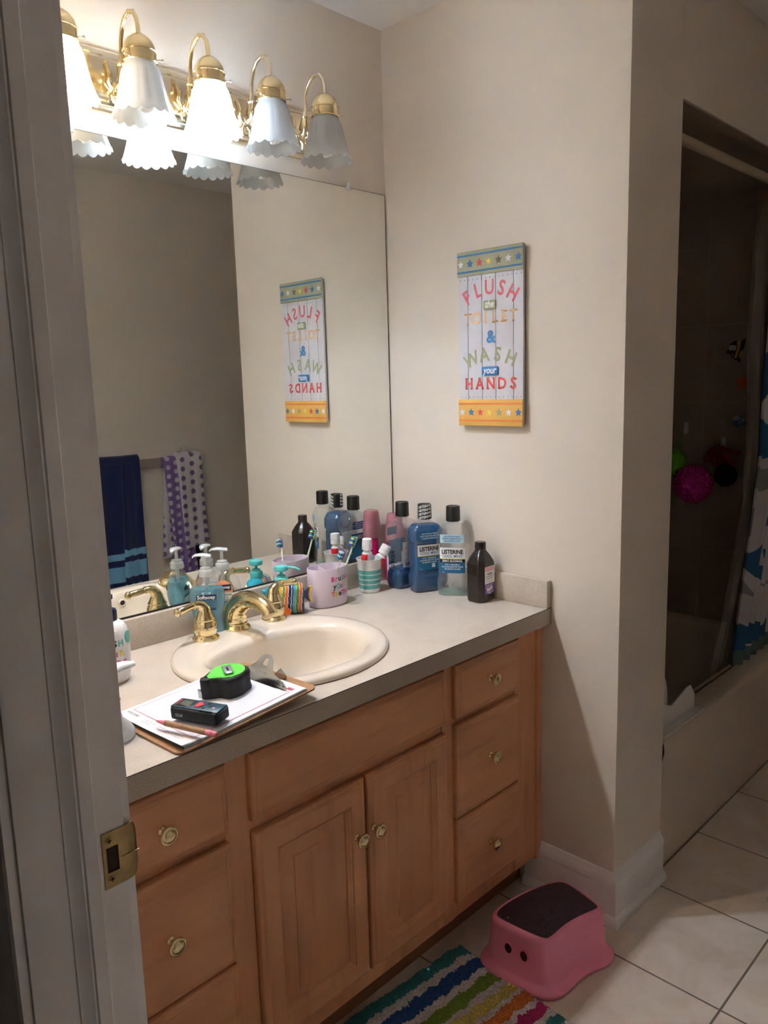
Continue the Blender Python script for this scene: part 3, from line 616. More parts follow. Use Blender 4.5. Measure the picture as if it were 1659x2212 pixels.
for k in range(8):
    z=CZ+.1262+.0048*k
    if k==0: c0_=single('plastic_cup',cg,PINKCUP,'small pink plastic cup upside down in the nested stack on the magenta bottle','cup',(-.052,-.050,z),0,'nested pink rinse cups')
    else:
        c=c0_.copy(); COL.objects.link(c); c.location=(-.052,-.050,z)

# hand soap bottles
def soap(loc,rz,label,liq,lvl,kind):
    t=thing('hand_soap_bottle',label,'soap bottle',(loc[0],loc[1],loc[2]),rz,'pump hand soap bottles behind the faucet')
    def shp(z):
        t_=z/.150; w=.0400-.0050*math.exp(-((z-.045)/.022)**2)+.0035*sin(pi*min(1,max(0,(z-.06)/.07)))
        if z<.008: w*=.90+.10*(z/.008)
        if z>.112: w*=max(.36,math.sqrt(max(0,1-((z-.112)/.040)**2)))
        return w
    zs=[0,.003,.008]+[.014+.006*k for k in range(17)]+[.117,.123,.129,.135,.140,.144,.147]
    g=G(); g.loft([se(shp(z),max(.0125,shp(z)*.56),2.5,z) for z in zs]+[se(.0125,.0125,2,.150),se(.0125,.0125,2,.156)]); part('bottle_body',g,CLEAR,t,ang=60)
    g=G(); g.loft([se(shp(z)-.0015,max(.0125,shp(z)*.56)-.0015,2.5,max(z,.0015)) for z in zs if z<=lvl]); part('liquid_soap',g,liq,t,ang=60)
    g=G().lathe([(.0165,.152),(.0172,.153),(.0168,.166),(.0160,.168),(.0135,.169),(.0130,.174),(.0075,.176),(.0070,.1765)],36); g.tube([(0,0,.10),(0,0,.152)],.0045,10)
    pc=part('pump_collar',g,CLEARPUMP,t)
    g=G().lathe([(.0045,.176),(.0042,.196),(.006,.199)],16)
    rings=[]
    for k in range(9):
        x=-.030+.045*k/8; hy=.011*math.sqrt(max(.04,1-((k-5)/5.2)**2)); zc=.203+.002*sin(k*.5)-(.0035 if k==0 else 0)
        rings.append([Vector((x,hy*cos(a),zc+.0042*sin(a)*(.6+.4*min(1,k/4)))) for a in [2*pi*j/14 for j in range(14)]])
    g.loft(rings); part('pump_head',g,CLEARPUMP,t)
    hw_=.040; hd_=.0225; n=2.5; z0=.060
    def P(u,v,e=.0016): return (u,-(shp(max(v,.0))*.56)*(1-min(.999,abs(u)/shp(v))**n)**(1/n)-e,v)
    def patch(g,poly_u,zs_,mi,e=.0012):
        vs=[];fs=[]; M=8
        for z_ in zs_:
            a,b=poly_u(z_)
            for k in range(M+1): vs.append(P(a+(b-a)*k/M,z_,e))
        for i in range(len(zs_)-1):
            for k in range(M): q=i*(M+1)+k; fs.append([q,q+1,q+M+2,q+M+1])
        g.add(vs,fs,mi)
    g=G()
    if kind=='blue':
        patch(g,lambda z:(-.024,.024),[.098,.102,.106,.110],0)
        patch(g,lambda z:(-.018,.022),[.072,.0755],0)
        patch(g,lambda z:(-.018,.022),[.078,.0785],0)
        patch(g,lambda z:(-.010,.012),[.112,.117],1,.0013)
        g.prism([(.008*cos(a)+.002,.008*sin(a)+.056) for a in [k*pi/8 for k in range(16)]],.0003,lambda u,v,w:P(u,v,.0014+w),2)
        lb=part('label',g,[NAVY,PALEB,MIDB],t,'navy brand panel and print')
        g=G(); g.text('Softsoap',.0125,lambda u,v:P(u,v+.1005,.0018),0,bold=.0004); g.text('Antibacterial',.0098,lambda u,v:P(u+.001,v+.0885,.0018),1); g.text('Clean & Protect',.0052,lambda u,v:P(u+.001,v+.0825,.0018),1)
        g.text('NEW',.0045,lambda u,v:P(u+.001,v+.1130,.0018),1,bold=.0002)
        part('lettering',g,[PRW,MIDB],lb)
        # label on the back of the bottle, seen in the mirror
        g=G(); B=lambda u,v,e:(-P(u,v,e)[0],-P(u,v,e)[1],v)
        g.prism([(-.020,.045),(.022,.045),(.022,.078),(.012,.080),(-.020,.080)],.0004,lambda u,v,w:B(u,v,.0012+w),0); g.prism([(-.020,.082),(.022,.082),(.022,.085),(-.020,.085)],.0004,lambda u,v,w:B(u,v,.0012+w),1); g.prism([(-.006,.098),(.022,.098),(.020,.108),(.008,.110)],.0004,lambda u,v,w:B(u,v,.0012+w),1)
        part('back_label',g,[PALEB,NAVY],t,'pale back label')
    else:
        OR=mat('orange_label',(.90,.33,.14),.4); g=G()
        patch(g,lambda z:(-.023*min(1,math.sqrt(max(.05,(.128-z)/.016))),.023*min(1,math.sqrt(max(.05,(.128-z)/.016)))),[.096,.104,.112,.116,.120,.123,.126,.1275],0,.0011)
        patch(g,lambda z:(-.020,.020),[.066,.072,.080,.088,.097],1,.0013); patch(g,lambda z:(-.020,.020),[.102,.107,.112,.117],2,.0015)
        patch(g,lambda z:(-.019,.019),[.0695,.0735],3,.0016); g.prism([(.010*cos(k*pi/10)+.006,.010*sin(k*pi/10)+.055) for k in range(20)],.0003,lambda u,v,w:P(u,v,.0014+w),4)
        lb=part('label',g,[OR,PRW,NAVY,mat('sky_print',(.10,.38,.78),.4),mat('orange_fruit',(.93,.52,.12),.4)],t,'orange and white label')
        g=G(); g.text('Softsoap',.0100,lambda u,v:P(u,v+.1075,.0020),0,bold=.0004); g.text('Antibacterial',.0078,lambda u,v:P(u,v+.0890,.0018),1); g.text('crisp clean scent',.0036,lambda u,v:P(u,v+.083,.0018),1); part('lettering',g,[PRW,NAVY],lb)
    return t
soap((-.736,-.066,.8340),R(-38),'clear pump bottle of blue hand soap behind the left brass handle',BLUELP,.1245,'blue')
soap((-.668,-.036,.8340),R(-36),'clear pump bottle of peach hand soap with orange label behind the spout',PEACHL,.052,'peach')

# fish-shaped dispenser
t=thing('fish_soap_dispenser','striped ceramic fish-shaped soap dispenser with turquoise pump','soap dispenser',(-.492,-.060,CZ),R(-33))
FC={'t':(.02,.36,.50),'w':(.82,.80,.74),'n':(.006,.03,.16),'o':(.80,.17,.03),'g':(.16,.32,.04),'y':(.85,.52,.05),'l':(.10,.48,.58)}
fm=[mat('glaze_'+k,c,.12,coat=.6) for k,c in FC.items()]; keys=list(FC)
stripe=[(-.052,'t'),(-.026,'n'),(-.0235,'w'),(-.022,'y'),(-.0145,'w'),(-.013,'g'),(-.007,'w'),(-.0055,'o'),(.003,'w'),(.0045,'n'),(.012,'w'),(.0135,'n'),(.017,'l'),(.0245,'w'),(.026,'g'),(.0325,'w'),(.034,'o'),(.0405,'w'),(.042,'n')]
def fcol(x,z):
    q=x-.10*abs(z-.045)**1.0*(1 if x<.0 else .3)+.0025*sin(z*60)
    c='t'
    for a,b in stripe:
        if q>=a: c=b
    return keys.index(c)
NX=120; NA=28; rings=[]
def fprof(s):  # s 0..1 nose..tail: returns x, zmid, half height, half thickness
    x=-.060+.110*s
    if s<.07: k=s/.07; return x,.066-.004*k,.005+.003*k,.005+.003*k
    k=(s-.07)/.93; top=.070+.014*math.sin(min(1,k*3.2)*pi/2)-.004*max(0,k-.85)/.15; bot=.054*(1-min(1,k/.42)**.8)*1.0+.0005
    hh=(top-bot)/2; th=.008+.018*math.sin(min(1,k*3.0)*pi/2)
    if k>.93: q=math.sqrt(max(.0,1-((k-.93)/.07)**2)); hh*= .80+.20*q; th*=.35+.65*q
    return x,(top+bot)/2,hh,th
g=G()
for i in range(NX+1):
    x,zm,hh,th=fprof(i/NX); n=3.0
    rings.append([Vector((x,th*math.copysign(abs(cos(a))**(2/n),cos(a)),zm+hh*math.copysign(abs(sin(a))**(2/n),sin(a)))) for a in [2*pi*(j+.5)/NA for j in range(NA)]])
def fmi(i,j):
    p=rings[i][j]; return fcol(p.x,p.z)
g.loft(rings,fmi); part('fish_body',g,fm,t,ang=50)
g=G(); TS=.8
for poly,mi in (([(.048,.052),(.056,.058),(.066,.066),(.078,.072),(.074,.058),(.070,.048),(.074,.036),(.078,.024),(.066,.030),(.056,.038),(.048,.046)],0),([(.074,.071),(.084,.074),(.082,.060),(.077,.049),(.081,.038),(.085,.024),(.076,.026),(.071,.036),(.068,.048),(.070,.058)],1)):
    g.prism(poly,.008,lambda u,v,w:(.046+(u-.048)*.74,-.004+w,.048+(v-.048)*.9),mi)
part('tail',g,[fm[keys.index('n')],fm[keys.index('y')]],t,'navy and yellow tail fin')
g=G(); g.prism([(-.030+.016*cos(a),.014+.013*sin(a)) for a in [pi*k/12 for k in range(13)]]+[(-.040,.002),(-.018,.0)],.008,lambda u,v,w:(u+.026,-.030+w,v-.003 if v>.004 else v)); part('fin',g,fm[keys.index('o')],t,'orange fin')
for s_ in (-1,1):
    g=G().lathe([(.0001,.0040),(.005,.0035),(.0085,.001),(.0085,-.004)],20,(0,0,0),mi=0).lathe([(.0001,.0052),(.003,.0046),(.0038,.0028)],12,(0,0,0),mi=1)
    g.v=[Vector((v.x-.036,s_*(v.z+.0195),v.y+.060)) for v in g.v]; part('eye',g,[fm[keys.index('w')],fm[keys.index('n')]],t)
TURQ=mat('turquoise_plastic',(.10,.56,.58),.3)
g=G().lathe([(.0165,.080),(.0180,.081),(.0180,.098),(.0165,.101),(.0125,.103),(.0115,.106),(.0095,.108),(.0045,.109),(.0042,.118),(.0165,.119),(.0185,.121),(.0185,.128),(.0170,.131),(.008,.132),(.0001,.131)],36,(-.008,0,0))
g.tube([(.006,-.002,.127),(.018,-.010,.128),(.030,-.018,.127),(.040,-.026,.123)],[.0040,.0036,.0030,.0024],10); part('pump',g,TURQ,t)

# toothbrush cup (oval, divided)
t=thing('toothbrush_cup','lavender oval toothbrush cup with colourful lettering','toothbrush holder',(-.358,-.080,CZ),R(-4))
LAV=mat('lavender_plastic',(.70,.61,.72),.32)
rx,ry,hh=.0600,.0400,.108; n=2.3
g=G(); g.loft([se(rx*.90,ry*.88,n,0,64),se(rx*.96,ry*.95,n,.004,64),se(rx*.985,ry*.98,n,.010,64),se(rx,ry,n,hh-.002,64),se(rx-.0008,ry-.0008,n,hh,64),se(rx-.0028,ry-.0028,n,hh,64),se(rx-.0035,ry-.0035,n,hh-.003,64),se(rx*.94-.003,ry*.93-.003,n,.006,64)]); part('cup_body',g,LAV,t,ang=50)
g=G().box(-.0013,.0013,-ry+.003,ry-.003,.006,hh-.006,0); g.v=[Vector((v.x-.012+v.y*.25,v.y,v.z)) for v in g.v]; part('divider',g,LAV,t)
LSC=1.18
LC={'m':(.75,.03,.28),'n':(.012,.012,.06),'t':(.10,.50,.48),'r':(.80,.16,.10),'y':(.78,.62,.06),'p':(.80,.10,.40),'o':(.72,.20,.42),'v':(.60,.12,.35)}
lm=[mat('letter_'+k,c,.4) for k,c in LC.items()]; lkeys=list(LC)
def words(g,rows,f,size,pitch,rowh,z0):
    for r_,(wd,cs) in enumerate(rows):
        for j,(ch,c) in enumerate(zip(wd,cs)):
            g.text(ch,size*(1.12 if ch.islower() else 1),(lambda u,v,j=j,r_=r_:f(u+(j-(len(wd)-1)/2)*pitch,v+z0-r_*rowh)),lkeys.index(c),bold=.0006,sx=.98)
g=G(); words(g,(('BruSH','mrntp'),('yOuT','ntvy'),('TeeTH','rynmp')),lambda u,v:(u+.012,front(u+.012,rx,ry,n)-.0008,v),.0190,.0118,.0210,.072); part('lettering',g,lm,t)

# striped tumbler
t=thing('striped_tumbler','white tumbler with teal stripes holding two toothpaste tubes','tumbler',(-.186,-.072,CZ))
g=G(); TL=mat('teal_stripe',(.12,.45,.41),.35); rr=[]; zl=[0,.003,.006,.012,.0245,.0275,.039,.042,.0535,.0565,.068,.096,.0985,.1000]
def tr_(z): return .0300+.0070*(z/.10) - (.002 if z<.002 else 0)+(.0012 if z>.097 else 0)
def ringz(r,z): return [Vector((r*cos(2*pi*j/56),r*sin(2*pi*j/56),z)) for j in range(56)]
outer=[ringz(tr_(z),z) for z in zl]; inner=[ringz(tr_(.100)-.0022,.1000),ringz(tr_(.098)-.0028,.098),ringz(tr_(.005)-.0026,.005)]
bands={3,5,7,9}
g.loft(outer+inner,lambda i,j:1 if i in bands else 0); part('tumbler_body',g,[WHITES,TL],t,ang=50)

def tube_paste(label,base,tip,rz,reds):
    """toothpaste tube: flat crimp at the far (base) end, round shoulder and white flip cap at tip"""
    t=thing('toothpaste_tube',label,'toothpaste',base,0,'toothpaste tubes in the tumbler')
    d=Vector(tip)-Vector(base); L=d.length; q=d.to_track_quat('Z','Y').to_matrix().to_4x4(); M=q@Matrix.Rotation(rz,4,'Z')
    g=G(); g.M=M; g.loft([se(.022,.0012,2.4,0),se(.0215,.003,2.4,L*.10),se(.020,.008,2.2,L*.35),se(.0180,.0130,2.1,L*.58),se(.0160,.0150,2,L*.70),se(.0110,.0110,2,L*.75),se(.0085,.0085,2,L*.78)],lambda i,j:(reds if 12<j<28 else 1) if i<4 else 2); part('tube_body',g,[mat('red_tube_print',(.62,.02,.03),.3),mat('silver_tube',(.62,.64,.68),.3),WHITEP],t)
    g=G(); g.M=M; g.text('Colgate',.012,lambda u,v:(v-.004,-.0145-.0006,L*.50+u),0,bold=.0003); g.v=[v for v in g.v]; part('lettering',g,[PRW],t)
    g=G(); g.M=M; g.lathe([(.0140,L*.78),(.0148,L*.785),(.0150,L*.86),(.0142,L*.865),(.0142,L*.872),(.0150,L*.877),(.0142,L*.99),(.0125,L),(.0001,L)],32); part('cap',g,WHITEP,t)
tube_paste('upright toothpaste tube with white cap standing in the striped tumbler',(-.190,-.064,CZ+.008),(-.190,-.070,CZ+.158),R(-20),0)
tube_paste('leaning toothpaste tube with white cap hanging over the right rim of the striped tumbler',(-.192,-.066,CZ+.022),(-.140,-.102,CZ+.134),R(60),0)

def brush(label,base,tip,bend,colh,colw,br,facing):
    t=thing('toothbrush',label,'toothbrush',base,0,'toothbrushes in the lavender cup')
    b=Vector(base); d=Vector(tip)-b; L=d.length; M=d.to_track_quat('Z','Y').to_matrix().to_4x4()@Matrix.Rotation(facing,4,'Z')
    g=G(); g.M=M; g.tube([(bend*sin(pi*k/12),0,L*.86*k/12) for k in range(13)],[.0050,.0056,.0058,.0056,.0052,.0048,.0046,.0042,.0034,.0028,.0025,.0025,.0028],12,mi=0)
    part('handle',g,[colh],t)
    g=G(); g.M=M; g.tube([(bend*sin(pi*k/12)-.0042,0,L*.86*k/12) for k in range(1,9)],[.0022,.0035,.0040,.0040,.0038,.0035,.0030,.0015],10); g.box(-.0085,-.003,-.0055,.0055,L*.80,L*1.0,0,.002) if False else None
    part('grip',g,[colw],t)
    g=G(); g.M=M; g.loft([se(.0030,.0045,2.2,L*.84,20),se(.0028,.0068,2.4,L*.87,20),se(.0028,.0072,2.4,L*.96,20),se(.0024,.0050,2.2,L*1.0,20)]); hd_=part('head',g,[colw],t)
    g=G(); g.M=M
    for k in range(6):
        for s_ in (-1,0,1):
            z=L*(.865+.022*k); g.lathe([(.0019,0),(.0022,.010)],6,(0,0,0),mi=k%len(br))
            for q in range(-12,0): pass
            nv=12; seg=g.v[-nv:]; 
            for i_ in range(nv):
                v=M.inverted()@g.v[-nv+i_]; g.v[-nv+i_]=M@Vector((.0025+v.z,v.x+s_*.0040,z+v.y))
    part('bristles',g,br,hd_)
    return t
PUR=mat('purple_rubber',(.16,.06,.36),.4); WH2=mat('ivory_plastic',(.80,.79,.74),.3); GRN=mat('green_plastic',(.30,.62,.22),.3); PGR=mat('pale_green_plastic',(.62,.78,.60),.3)
BB=[mat('bristle_blue',(.02,.10,.55),.6),mat('bristle_green',(.04,.42,.25),.6),mat('bristle_white',(.8,.82,.85),.6)]; BY=[BB[0],mat('bristle_yellow',(.85,.70,.15),.6),mat('bristle_teal',(.05,.38,.45),.6)]
brush('white and purple toothbrush with blue bristles leaning left of the cup divider',(-.374,-.078,CZ+.006),(-.345,-.140,.990),.004,WH2,PUR,BB,R(150))
brush('green toothbrush with yellow and blue bristles leaning right in the lavender cup',(-.345,-.078,CZ+.006),(-.252,-.090,1.008),-.004,PGR,GRN,BY,R(100))

# left end: hand-wash bottle, white pump bottle, wire coil
t=thing('lotion_bottle','white rounded pump bottle with colourful lettering and navy cap half hidden by the door jamb','bottle',(-1.036,-.166,CZ))
g=G().lathe([(.024,0),(.029,.003),(.033,.012),(.0355,.030),(.0370,.060),(.0370,.085),(.0355,.105),(.0330,.116),(.027,.126),(.019,.131),(.013,.133)],48); part('bottle_body',g,WHITES,t)
g=G().lathe([(.0155,.1325),(.0160,.134),(.0160,.152),(.0140,.156),(.006,.158),(.005,.175),(.010,.178),(.010,.186),(.0001,.188)],28); g.tube([(0,0,.182),(-.02,.01,.184),(-.042,.02,.178)],[.006,.005,.004],10); part('pump',g,mat('navy_plastic',(.012,.02,.06),.3),t)
def wf(u,v): a=R(-25)+u/.037; rr_=.0376 if v<.09 else .0368-.0002; return (rr_*sin(a)*1.0,-rr_*cos(a),v)
g=G(); words(g,(('WASH','mnnt'),('yOuR','nmvy'),('HANDS','rtvpp')),wf,.0175,.0125,.0215,.084); g.prism([(.030+.011*cos(k*pi/10),.098+.015*sin(k*pi/10)) for k in range(20)],.0004,lambda u,v,w:wf(u+.012,min(v,.110)),lkeys.index('t')); part('lettering',g,lm,t)
t=thing('pump_bottle','white pump bottle at the left end of the counter, mostly behind the door jamb','bottle',(-1.172,-.425,CZ))
g=G(); g.loft([se(.036,.036,2.1,0),se(.040,.040,2.1,.004),se(.040,.040,2.1,.012),se(.034,.034,2,.022),se(.022,.022,2,.034),se(.018,.018,2,.050),se(.018,.018,2,.090),se(.014,.014,2,.098)]); part('bottle_body',g,CLEARPUMP,t)
g=G().lathe([(.017,.098),(.017,.112),(.006,.114),(.0055,.117)],24); g.loft([[Vector((x,h*cos(a),z+.008*sin(a)*q)) for a in [2*pi*j/16 for j in range(16)]] for x,h,z,q in ((-.018,.012,.120,.8),(-.004,.018,.122,1.2),(.012,.017,.123,1.2),(.034,.014,.124,1.0),(.052,.007,.123,.6))]); part('pump_head',g,WHITEP,t)
g=G()
for k in range(3): g.tube([(.011*cos(a)+.003*k,.004*sin(a)+.012*k*.6,.0022+.010*abs(sin(a))*.8+.003*k) for a in [2*pi*j/18 for j in range(19)]],.0013,8)
single('wire_coil',g,STEEL,'small coiled wire clip lying at the left end of the counter','wire',(-1.092,-.283,CZ),R(20))

# ------------------------------------------------------------ clipboard with paper and tools
A=Vector((-1.130,-.5785,.8340)); LD=Vector((.3165,.0125,.0195)); WD=Vector((.004,.232,.0010))
lx=LD.normalized(); nz_=lx.cross(WD).normalized(); wy=nz_.cross(lx).normalized(); CM=Matrix((lx,wy,nz_)).transposed().to_4x4()
def at_board(o,u,v,w): o.matrix_world=Matrix.Translation(A+lx*u+wy*v+nz_*w)@CM; return o
HARD=noisy('brown_hardboard',(.38,.20,.09),(.30,.15,.065),120,.5)
cb=thing('clipboard','brown hardboard clipboard resting partly on the sink rim','clipboard',A); at_board(cb,0,0,0)
def rrect(x0,x1,y0,y1,r,n=6):
    out=[]
    for cx,cy,a0 in ((x1-r,y0+r,-90),(x1-r,y1-r,0),(x0+r,y1-r,90),(x0+r,y0+r,180)):
        for k in range(n+1): a=R(a0+90*k/n); out.append((cx+r*cos(a),cy+r*sin(a)))
    return out
g=G().prism(rrect(0,.317,0,.229,.016),.0032,lambda u,v,w:(u,v,w)); part('board',g,HARD,cb)
g=G()
# spring clip: low jaw, raised curved plate and ring tab
cy=.1145; jx=.256
outl=[(-.066,0),(-.066,.010),(-.030,.026),(-.022,.040),(-.018,.054),(-.008,.062),(.008,.062),(.018,.054),(.022,.040),(.030,.026),(.066,.010),(.066,0)]
def clipf(u,v,w):
    zz=.0085+.026*min(1,v/.040)**.8+.016*max(0,(v-.040)/.022); return (jx+v*.62,cy+u,zz+w-.006*(u/.066)**2*0)
Nn=len(outl)//2; vs=[];fs=[]
M_=14; cols=[]
def hwid(v):
    pts=[(0,.086),(.010,.086),(.026,.036),(.040,.026),(.054,.020),(.062,.010)]
    for (a,b),(c,d) in zip(pts,pts[1:]):
        if v<=c: return b+(d-b)*(v-a)/(c-a)
    return .008
rows=[0,.003,.006,.010,.014,.018,.022,.026,.032,.038,.044,.050,.055,.059,.062]
for w_ in (0,.0012):
    for v in rows:
        for k in range(M_+1):
            u=-hwid(v)+2*hwid(v)*k/M_; p=clipf(u,v,w_); vs.append((p[0],p[1],p[2]-(.004*(abs(u)/.086)**2 if v<.012 else 0)))
n1=len(rows)*(M_+1)
for i in range(len(rows)-1):
    for k in range(M_):
        if i in (9,10,11) and abs(k-M_/2+.5)<2.2: continue     # hole in the tab
        q=i*(M_+1)+k; fs+=[[q,q+1,q+M_+2,q+M_+1],[n1+q,n1+q+M_+1,n1+q+M_+2,n1+q+1]]
g.add(vs,fs); g.box(jx-.002,jx+.001,cy-.084,cy+.084,.0055,.0095,0,.0008)
for s_ in (-1,1): g.prism([(.006,.004),(.052,.004),(.052,.012),(.040,.030),(.020,.022)],.0012,lambda u,v,w:(jx+u,cy+s_*.031+w,v-.001))
g.tube([(jx+.020,cy-.034,.016),(jx+.020,cy+.034,.016)],.0040,12)
cp_=part('clip',g,STEEL,cb,'shiny steel spring clip',ang=50)
g=G(); g.text('SAUNDERS',.007,lambda u,v:(clipf(0,v+.017,.0016)[0],cy-u,clipf(0,v+.017,.0016)[2])); part('lettering',g,mat('stamp_grey',(.35,.36,.38),.4,metal=.5),cp_)
# paper stack
def paper_mat():
    m=mat('gridded_paper',(.80,.80,.86),.7); tc=nd(m,'ShaderNodeTexCoord'); sep=nd(m,'ShaderNodeSeparateXYZ'); lk(m,tc.outputs['Object'],sep.inputs[0]); outs=[]
    for i in (0,1):
        a=nd(m,'ShaderNodeMath'); a.operation='PINGPONG'; a.inputs[1].default_value=.0032; lk(m,sep.outputs[i],a.inputs[0])
        b=nd(m,'ShaderNodeMath'); b.operation='LESS_THAN'; b.inputs[1].default_value=.00028; lk(m,a.outputs[0],b.inputs[0]); outs.append(b)
    mxx=nd(m,'ShaderNodeMath'); mxx.operation='MAXIMUM'; lk(m,outs[0].outputs[0],mxx.inputs[0]); lk(m,outs[1].outputs[0],mxx.inputs[1])
    c=nd(m,'ShaderNodeMix'); c.data_type='RGBA'; lk(m,mxx.outputs[0],c.inputs[0]); c.inputs[6].default_value=(.80,.80,.87,1); c.inputs[7].default_value=(.54,.58,.74,1); lk(m,c.outputs[2],BS(m).inputs['Base Color']); return m
PAPER=mat('white_paper',(.80,.80,.86),.7); GRID=paper_mat(); DPAP=mat('dark_sheet_edge',(.10,.10,.12),.7); RED=mat('red_print',(.70,.10,.12),.6)
pt_=thing('paper_stack','stack of white gridded form sheets held under the clipboard clip','paper',A); at_board(pt_,.010,.006,.0034)
PL,PW=.278,.216
def sheet(z,dz,dx,dy,curl):
    g=G(); nx,ny=24,18; vs=[]
    for w_ in (0,dz):
        for i in range(nx+1):
            for j in range(ny+1):
                u=PL*i/nx; v=PW*j/ny; lift=curl*max(0,(1-i/6))**2*max(0,1-j/9)+.0035*.5*max(0,1-i/9)**2*(z/.006)
                vs.append((u+dx,v+dy,z+w_+lift))
    n1=(nx+1)*(ny+1); fs=[]
    for i in range(nx):
        for j in range(ny):
            q=i*(ny+1)+j; fs+=[[q,q+ny+1,q+ny+2,q+1],[n1+q,n1+q+1,n1+q+ny+2,n1+q+ny+1]]
    for i in range(nx): q=i*(ny+1); fs+=[[q,n1+q,n1+q+ny+1,q+ny+1],[q+ny,q+2*ny+1,n1+q+2*ny+1,n1+q+ny]]
    for j in range(ny): q=j; fs+=[[q,q+1,n1+q+1,n1+q]]; q=nx*(ny+1)+j; fs+=[[q,n1+q,n1+q+1,q+1]]
    g.add(vs,fs); return g
for k,(z,dx,dy,mt) in enumerate(((0,.004,-.002,PAPER),(.0010,.002,.001,DPAP),(.0020,.005,-.001,PAPER),(.0030,.001,.000,DPAP),(.0040,.003,-.001,PAPER))): part('sheet',sheet(z,.0008,dx,dy,.002*k/4),mt,pt_,'dark sheet' if mt is DPAP else None)
top=part('top_sheet',sheet(.0052,.0003,0,0,.003),PAPER,pt_)
def surf(u,v,w=0): 
    i=u/PL*24; j=v/PW*18; return (u,v,.0056+.003*max(0,(1-i/6))**2*max(0,1-j/9)+.00175*max(0,1-i/9)**2*(.0052/.006)+w)
g=G(); nx,ny=20,14; vs=[surf(.032+.215*i/nx,.014+.188*j/ny,.0003) for i in range(nx+1) for j in range(ny+1)]
g.add(vs,[[i*(ny+1)+j,(i+1)*(ny+1)+j,(i+1)*(ny+1)+j+1,i*(ny+1)+j+1] for i in range(nx) for j in range(ny)]); part('print_grid',g,GRID,top)
g=G()
def strip(g,u0,v0,u1,v1,wd,mi=0,seg=12):
    d=Vector((u1-u0,v1-v0)).normalized(); p=Vector((-d.y,d.x))*wd/2; vs=[];
    for k in range(seg+1): u=u0+(u1-u0)*k/seg; v=v0+(v1-v0)*k/seg; vs+=[surf(u-p.x,v-p.y,.0005),surf(u+p.x,v+p.y,.0005)]
    g.add(vs,[[2*k,2*k+2,2*k+3,2*k+1] for k in range(seg)],mi)
for a in ((.030,.012,.030,.204),(.030,.012,.249,.012),(.249,.012,.249,.204),(.030,.204,.249,.204)): strip(g,*a,.0009)
part('print_border',g,RED,top,'thin red border lines')
g=G(); tf=lambda u0,v0:(lambda a,b:surf(u0+b,v0-a,.0006))
g.text('WEILAND',.0085,tf(.017,.206),0,align='LEFT')
for s_,u0,v0 in (('A Better Contractor',.018,.148),('Free estimates',.012,.148),('400 Streets Ridley',.018,.100),('Ridley Park Rd Pa',.012,.100),('302 555 0100',.018,.050),('License 0123',.012,.050),('notes and sizes',.2625,.20),('project',.2575,.20)): part('print_text',G().text(s_,.0046,tf(u0,v0),0,align='LEFT'),GREYP,top)
part('print_text',G().text('Anderson',.013,tf(.2560,.100),0,align='LEFT'),BLK,top)
part('print_text',g,mat('grey_ink',(.08,.08,.09),.6),top)
g=G(); strip(g,.2600,.030,.2600,.014,.0085,0,3); strip(g,.2585,.026,.2585,.019,.004,1,2); part('print_logo',g,[RED,MIDB],top,'small red and blue logo')

# laser distance meter: frame u along its length
BN=mat('blue_black_plastic',(.016,.055,.085),.35); BND=mat('dark_grip_plastic',(.008,.012,.017),.6)
lm_=thing('laser_distance_meter','dark blue laser distance meter with small screen and red button on the papers','laser measure',A)
ctr_=Vector((-1.045,-.512,0)); rel=ctr_-A; lz=.0140
dirm=Vector((.0,-1.0,0)); 
lm_.matrix_world=Matrix.Translation(Vector((-1.0455,-.5120,.8545)))@CM@Matrix.Rotation(R(-72),4,'Z')@Matrix.Identity(4)
# local: +x toward its front end (away from the screen top), y across
g=G().box(-.050,.050,-.0205,.0205,0,.0225,0,.004,3); b1=part('body',g,BND,lm_)
g=G().box(-.0505,.0505,-.0170,.0170,.0185,.0250,0,.0022,2); fc=part('face_plate',g,BN,lm_)
g=G().box(-.040,-.012,-.0125,.0110,.0245,.0256,0,.0006).box(-.037,-.015,-.0095,.0080,.0252,.0258,1); part('screen',g,[BLACKP,mat('lcd_grey',(.13,.15,.12),.15)],fc,'grey LCD screen')
g=G().prism([(-.004,-.009),(.004,-.009),(.011,0),(.004,.009),(-.004,.009)],.0012,lambda u,v,w:(u,v,.0250+w)); part('measure_button',g,mat('red_button',(.72,.05,.06),.4),fc,'red button')
g=G()
for bx,by in ((.016,-.010),(.016,.010),(.024,0)): g.lathe([(.0035,0),(.0030,.0008),(.0001,.0009)],16,(bx,by,.0250))
for k in range(7): g.box(.014+k*.004,.016+k*.004,-.0180,-.0165,.018,.0252,0)
part('buttons',g,BND,fc)
g=G().lathe([(.0028,0),(.0001,.001)],16,(.034,-.003,.0250)); part('power_button',g,mat('pinkish_button',(.6,.28,.25),.5),fc)
g=G().text('BOSCH',.0065,lambda u,v:(-.0445+v-.003,.0+u*-1,.0254) if False else (-.0465+v,-u,.02525),0,bold=.0002); part('lettering',g,mat('brand_red',(.55,.04,.06),.5),fc)
g=G().text('GLM',.008,lambda u,v:(-u-.024 if False else u-.030,-.0208,.008+v),0,bold=.0002); part('side_lettering',g,GREYP,b1)

